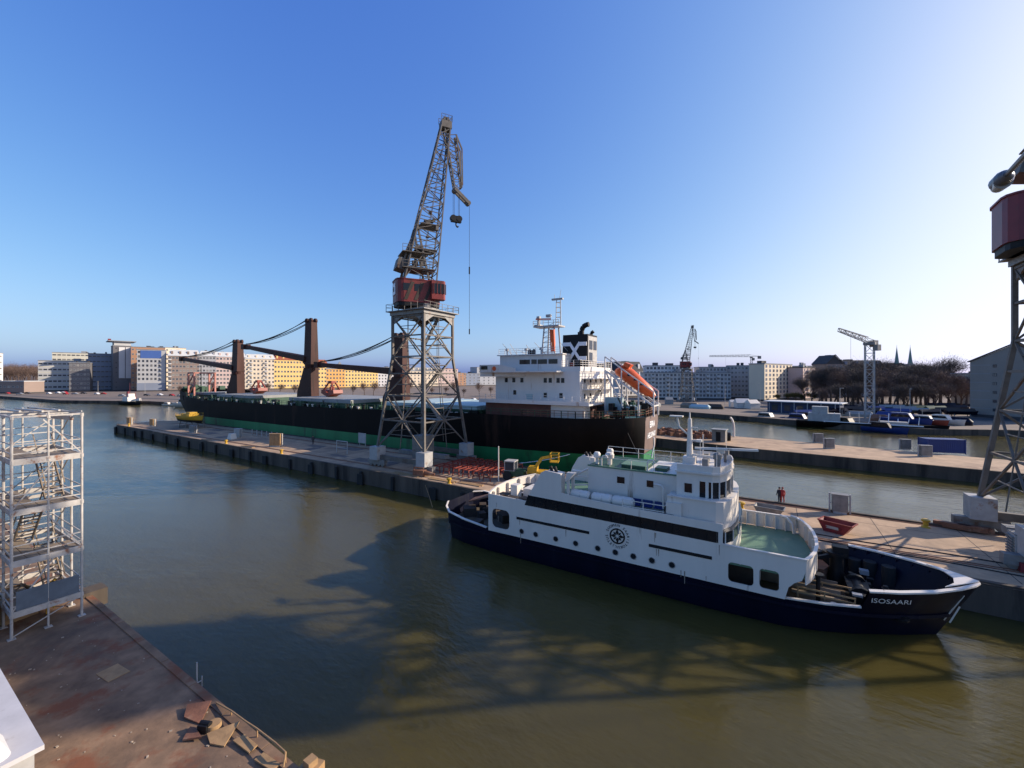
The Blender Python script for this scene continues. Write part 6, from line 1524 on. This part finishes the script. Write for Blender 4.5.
for px,d,s in ((796,232,1.1),(804,228,.9),(812,224,1.2),(779,240,.8)): a = W(px,d); dup(tE,(a[0],a[1],1.7),px,None,s)

# ------------------------------------------------------------------ cars, tents, sheds and boats along the far shore
def car_proto(label, loc, rz, paint):
    t = thing('parked_car', label, 'car', loc, rz, 'cars parked along the far shore')
    prof = [(-2.1,.35),(2.1,.35),(2.15,.75),(1.2,.9),(.55,1.42),(-1.1,1.45),(-1.9,.95),(-2.15,.8)]
    m = MB(); m.extr([(x,-.85,z) for x,z in prof],(0,1.7,0)); m.build('body', paint, t, local=True)
    m = MB()
    for y in (-.87,.86): m.extr([(1.0,y,.95),(.5,y,1.36),(-1.05,y,1.38),(-1.7,y,.98)],(0,.01,0))
    m.build('window', M['dglass'], t, local=True)
    for x in (-1.35,1.35):
        for y in (-.8,.8): m = MB(); m.tube((x,y-.1,.33),(x,y+.1,.33),.33,.33,10); m.build('wheel', M['rubber'], t, local=True)
    return t
paints = [('white',mat('car_white',(.65,.65,.65),.3)),('dark grey',mat('car_grey',(.06,.06,.065),.3)),('silver',mat('car_silver',(.35,.36,.37),.3,metal=.4)),('red',mat('car_red',(.30,.02,.02),.3))]
lab_c = 'parked car on the far left shore road, %s paint'
cars = []
for i, (nm, pt) in enumerate(paints):
    a = W(58+i*2.2,345+i*3); cars.append(car_proto(nm+' car parked along the far shore road', (a[0],a[1],1.63), .4, pt))
seq = [8,20,28,49,66,75,84,97,103,122,147,160,172,180,228,252,262,283,292,300,338,352,446,452,457,462,468,474,479,485]
for i, px in enumerate(seq):
    d = 330 if px < 110 else 300 if px < 200 else 262 if px < 310 else 250 if px < 430 else 236
    k = (i*7+3) % 4; a = W(px,d+rr.uniform(-6,10)); dup(cars[k],(a[0],a[1],1.63),.4+rr.uniform(-.3,.3)+(0 if px<300 else -.5))
def tent(label, px, d, s, mt='white'):
    a = W(px,d); t = thing('marquee_tent', label, 'tent', (a[0],a[1],1.65), YAW+rr.uniform(-.2,.2))
    m = MB(); m.box(-3*s,3*s,-2.5*s,2.5*s,0,2.3); m.build('wall', M[mt], t, local=True)
    m = MB(); m.prism([(-3.2*s,-2.7*s),(3.2*s,-2.7*s),(3.2*s,2.7*s),(-3.2*s,2.7*s)],2.3,2.3+2*s,[(-2.9*s,-.1),(2.9*s,-.1),(2.9*s,.1),(-2.9*s,.1)]); m.build('roof', M[mt], t, local=True)
tent('white tent on the far shore left of the moored yachts',742,190,.95); tent('white tent on the far shore right of its twin, before the gable block',752,186,.8); tent('small white tent on the shore behind the kiosk',733,196,.5); tent('pale tent on the far shore under the left balcony block',669,215,.6,'hatchgrey')
def motor_boat(label, loc, rz, s, mt, grp='boats moored on the far shore', cab='white'):
    t = thing('motor_boat', label, 'boat', loc, rz, grp, s)
    m, top = boat_hull(9,3,1.5); m.build('hull', M[mt], t, smooth=True, local=True)
    m = MB(); m.extr([(-2.8,-1,1.2),(1.6,-1,1.2),(.8,-1,2.7),(-2.2,-1,2.7)],(0,2,0)); m.box(-2.4,.6,-1.1,1.1,2.7,2.8); m.build('cabin', M[cab], t, local=True)
    m = MB(); m.extr([(-2.4,-1.02,1.8),(1.1,-1.02,1.8),(.7,-1.02,2.45),(-2.2,-1.02,2.45)],(0,2.04,0)); m.build('window', M['dglass'], t, local=True)
    m = MB(); m.tube((-.8,0,2.7),(-.8,0,4.6),.05,.03,5); m.build('mast', M['steelpale'], t, local=True); return t
a = W(188,214); motor_boat('white motor cruiser moored at the far shore left of the freighter bow',(a[0],a[1],-.2),.3,1.7,'white')
b0 = None
for i,(px,d) in enumerate([(174,224),(168,226)]):
    a = W(px,d); motor_boat(['small white boat left of the white motor cruiser','small white boat leftmost of the row by the far shore'][i],(a[0],a[1],-.2),.35,.7,'white')
# black and white workboat on the left
a = W(131,236); t = thing('workboat','black tug with a white bow bulwark and mast moored at the far left shore','boat',(a[0],a[1],-.3),.05)
m, top = boat_hull(23,5.4,2.2); m.build('hull', M['black'], t, smooth=True, local=True)
m = MB(); m.extr([(-6,-1.8,2.1),(1,-1.8,2.1),(.6,-1.8,4.6),(-5.6,-1.8,4.6)],(0,3.6,0)); m.extr([(-.5,-1.4,4.6),(1,-1.4,4.6),(.8,-1.4,6.4),(-.5,-1.4,6.4)],(0,2.8,0)); m.extr([(5,-2.0,2.3),(11.5,-.3,2.8),(11.0,-.3,4.2),(6,-1.8,3.2)],(0,.2,0)); m.extr([(5,2.0,2.3),(11.5,.3,2.8),(11.0,.3,4.2),(6,1.8,3.2)],(0,.2,0)); m.build('wheelhouse', M['white'], t, local=True)
m = MB(); m.tube((-4,0,4.6),(-4,0,7.5),.7,.6,10); m.tube((-1.5,0,5),(-1.5,0,12.5),.12,.06,6); m.tube((7,0,3),(5,0,7.6),.2,.1,6); m.build('mast_and_funnel', M['darkred'], t, local=True)
# moored boats, sheds and barges on the right shore
rr = random.Random(17)
lb_ = ['blue hulled yacht under a cover left of the blue boat shed','blue hulled boat before the blue boat shed','white topped dark boat right of the blue boat shed','dark boat moored left of the tower crane foot','blue covered boat right of the tower crane foot','blue covered boat before the bare trees','pale boat with a red stripe cover below the twin spires','white boat ashore near the large gabled building']
for i,(px,d,s,mt) in enumerate([(768,152,1.15,'blue'),(800,146,1.2,'navy'),(826,134,1.3,'black'),(846,130,1.3,'black'),(884,122,1.1,'blue'),(905,120,1.25,'blue'),(926,119,1.0,'redpaint'),(944,121,1.0,'white')]):
    a = W(px,d-3 if i<5 else d+4); motor_boat(lb_[i],(a[0],a[1],-.2 if i<5 else 1.65),-.5+rr.uniform(-.2,.2),s,mt,cab=['steelpale','blue','steelpale','black','navy','blue','steelpale','white'][i])
a = W(800,160); t = thing('boat_shed','dark blue boat shed with a pale flat roof on the far shore','shed',(a[0],a[1],1.65),-.27)
m = MB(); m.box(-11,12,0,8,0,4.2); m.build('wall', mat('dark_blue_boards',(.02,.035,.09),.7,var=.3,scale=.5), t, local=True)
m = MB(); m.box(-12,13,-1.5,9,4.2,4.5); m.build('roof', M['roofpale'], t, local=True)
for i in range(6):
    x = -10+i*4.2; m = MB(); m.beam((x,-1.3,0),(x,-1.3,4.2),.2); m.build('roof_post', M['steelpale'], t, local=True)
    m = MB(); m.box(x+.6,x+2.6,-.06,0,.8,3.0); m.build('window', M['glass'], t, local=True)
# long dark barge
a = W(866,124.5); t = thing('barge','long dark barge moored below the tower crane on the far shore','barge',(a[0],a[1],-.3),-.12)
m, top = boat_hull(34,6,2.4); m.build('hull', M['hullblack'], t, smooth=True, local=True)
m = MB(); m.box(-14,-6,-2,2,2.2,4.8); m.box(-13,-9,-1.6,1.6,4.8,6.8); m.box(3,9,-1.6,1.6,2.2,3.2); m.build('deckhouse', M['steelpale'], t, local=True)
m = MB(); m.box(-10,12,-2.9,-2.8,2.3,2.6)
for i in range(12): x = -12+i*2.1; m.beam((x,-2.2+rr.uniform(0,4),2.2),(x+rr.uniform(-.4,.4),-2+rr.uniform(0,4),3.4+rr.uniform(0,2.2)),.16)
m.build('deck_post', M['signwhite'], t, local=True)
for i,(px,d,dx,dz,mt,lb_) in enumerate([(893,137,9,2.2,'blue','long blue tarpaulin covered boat row behind the barge'),(915,130,7,2.0,'blue','blue tarpaulin covered boat right of the tower crane'),(880,134,5,1.6,'rust','rusty pontoon beside the tower crane foot'),(935,128,4,1.4,'redpaint','red covered load below the large gabled building'),(856,150,10,1.4,'hatchgrey','pale grey covered boat behind the dark barge'),(958,124,6,1.8,'navy','navy covered boat before the large gabled building'),(700,186,9,1.3,'hatch','pale awning on the shore under the right balcony block'),(715,184,7,1.6,'tarp','dark covered boat on the shore behind the second jetty kiosk'),(690,190,8,1.8,'wood','timber stack on the shore below the small far crane'),(652,200,8,1.7,'hatchgrey','grey boat cover on the shore beside the orange lifeboat')]):
    a = W(px,d); t = thing('covered_boat',lb_,'covered boat',(a[0],a[1],1.63),-.2+rr.uniform(-.2,.2))
    m = MB(); m.prism(rrect(-dx/2,dx/2,-1.6,1.6,.8),0,dz*.6); m.build('hull', M[mt], t, local=True)
    m = MB(); m.prism(rrect(-dx/2-.1,dx/2+.1,-1.7,1.7,.8),dz*.6,dz+.5,rrect(-dx/2+.8,dx/2-1,-.4,.4,.2)); m.build('cover', M[mt], t, local=True)
tarps = [('blue',M['blue']),('navy',M['navy']),('grey',M['hatchgrey']),('dark',M['tarp']),('green',M['greenpaint'])]
for i in range(26):
    px = 806+i*6.2; d = 150+((i*37)%5)*6+rr.uniform(-3,3); nm, mt = tarps[(i*7+i//3)%5]
    a = W(px,d); t = thing('stored_boat','boat laid up ashore under a %s cover below the bare trees' % nm,'stored boat',(a[0],a[1],1.63),rr.uniform(-.5,.6),'boats laid up under %s covers' % nm,rr.uniform(.8,1.15))
    m, top = boat_hull(8,2.7,1.2); m.v = [(x,y,z+.7) for x,y,z in m.v]; m.build('hull', M['tarp'] if i%3==0 else M['navy'], t, smooth=True, local=True)
    m = MB(); m.extr([(-3.9,-1.35,1.75),(-3.9,0,2.7),(-3.9,1.35,1.75)],(7.2,0,.2)); m.build('cover', mt, t, local=True)
    m = MB()
    for x in (-2,2): m.beam((x,-1,0),(x,-.7,1),.15); m.beam((x,1,0),(x,.7,1),.15); m.beam((x,-1,.1),(x,1,.1),.15)
    m.build('cradle', M['steel'], t, local=True)
# street lamps along the far shore
def shore_lamp(px,d,h_):
    a = W(px,d); t = thing('shore_lamp','slim pale lamp post on the far shore before the balcony blocks','lamp post',(a[0],a[1],1.65),0,'lamp posts on the far shore'); m = MB(); m.tube((0,0,0),(0,0,h_),.12,.07,6); m.build('post', M['steelpale'], t, local=True); m = MB(); m.cbox((.5,0,h_),1.1,.25,.15); m.build('lamp_head', M['steelpale'], t, local=True); return t
s0 = shore_lamp(692,225,10)
for px,d in ((669,228),(725,210),(760,205),(145,322),(98,336),(230,300),(300,285),(440,260),(840,150),(910,142)): a = W(px,d); dup(s0,(a[0],a[1],1.65),rr.uniform(0,6))
# ------------------------------------------------------------------ cranes on the far side
a = W(687,236)
portal_crane('small far red cabbed harbour crane standing before the grey balcony blocks',(a[0],a[1],1.7),math.radians(18),scale=.76,sign=False)
def tower_crane(label, px, d, ztop, yaw, jl, tilt, wdt, mt, cw=True):
    a = W(px,d); t = thing('tower_crane', label, 'tower crane', (a[0],a[1],1.6), 0); w_ = wdt/2; H = ztop-1.6
    m = MB(); lattice(m,[(-w_,-w_,0),(w_,-w_,0),(w_,w_,0),(-w_,w_,0)],[(-w_,-w_,H),(w_,-w_,H),(w_,w_,H),(-w_,w_,H)],max(6,int(H/wdt/1.1)),.14,.26); m.build('mast', M[mt], t, local=True)
    R = Matrix.Rotation(yaw,4,'Z')
    def U(mb,n,mt_): mb.v = [tuple(R @ Vector(v)) for v in mb.v]; return mb.build(n, M[mt_], t, local=True)
    m = MB(); m.lathe([(wdt*.75,0),(wdt*.75,.9)],(0,0,H),12); m.cbox((-.5,wdt*.9,H-1.0),1.6,1.3,2.0); U(m,'cab','steel')
    z0 = H+.9; dz = jl*math.tan(tilt); m = MB()
    lattice(m,[(1,-.7,z0),(1,.7,z0),(1,.35,z0+1.7),(1,-.35,z0+1.7)],[(jl,-.4,z0+dz),(jl,.4,z0+dz),(jl,.2,z0+dz+1.0),(jl,-.2,z0+dz+1.0)],max(8,int(jl/2.4)),.11,.2); U(m,'jib',mt)
    m = MB(); k = -jl*.22; m.beam((1,-.6,z0+.3),(k,-.6,z0+.3-.0*dz),.22); m.beam((1,.6,z0+.3),(k,.6,z0+.3),.22); m.beam((1,0,z0+1.5),(k,0,z0+.6),.15); m.cbox((k+1.0,0,z0-.4),2.0,1.5,2.2); U(m,'counter_jib','steel')
    m = MB(); m.tube((jl*.62,0,z0+dz*.62),(jl*.62,0,z0-9),.04,.04,4); m.cbox((jl*.62,0,z0-9.3),.4,.3,.7); U(m,'hook_rope','black')
tower_crane('white lattice tower crane with a luffed jib standing on the far right shore',869.5,142,zy(345,142),YAW+math.radians(195),13.5,math.radians(14),2.3,'steelpale')
tower_crane('thin grey tower crane with a level jib behind the balcony blocks',751.5,330,zy(358,330),YAW+math.radians(184),34,0,1.5,'steel')
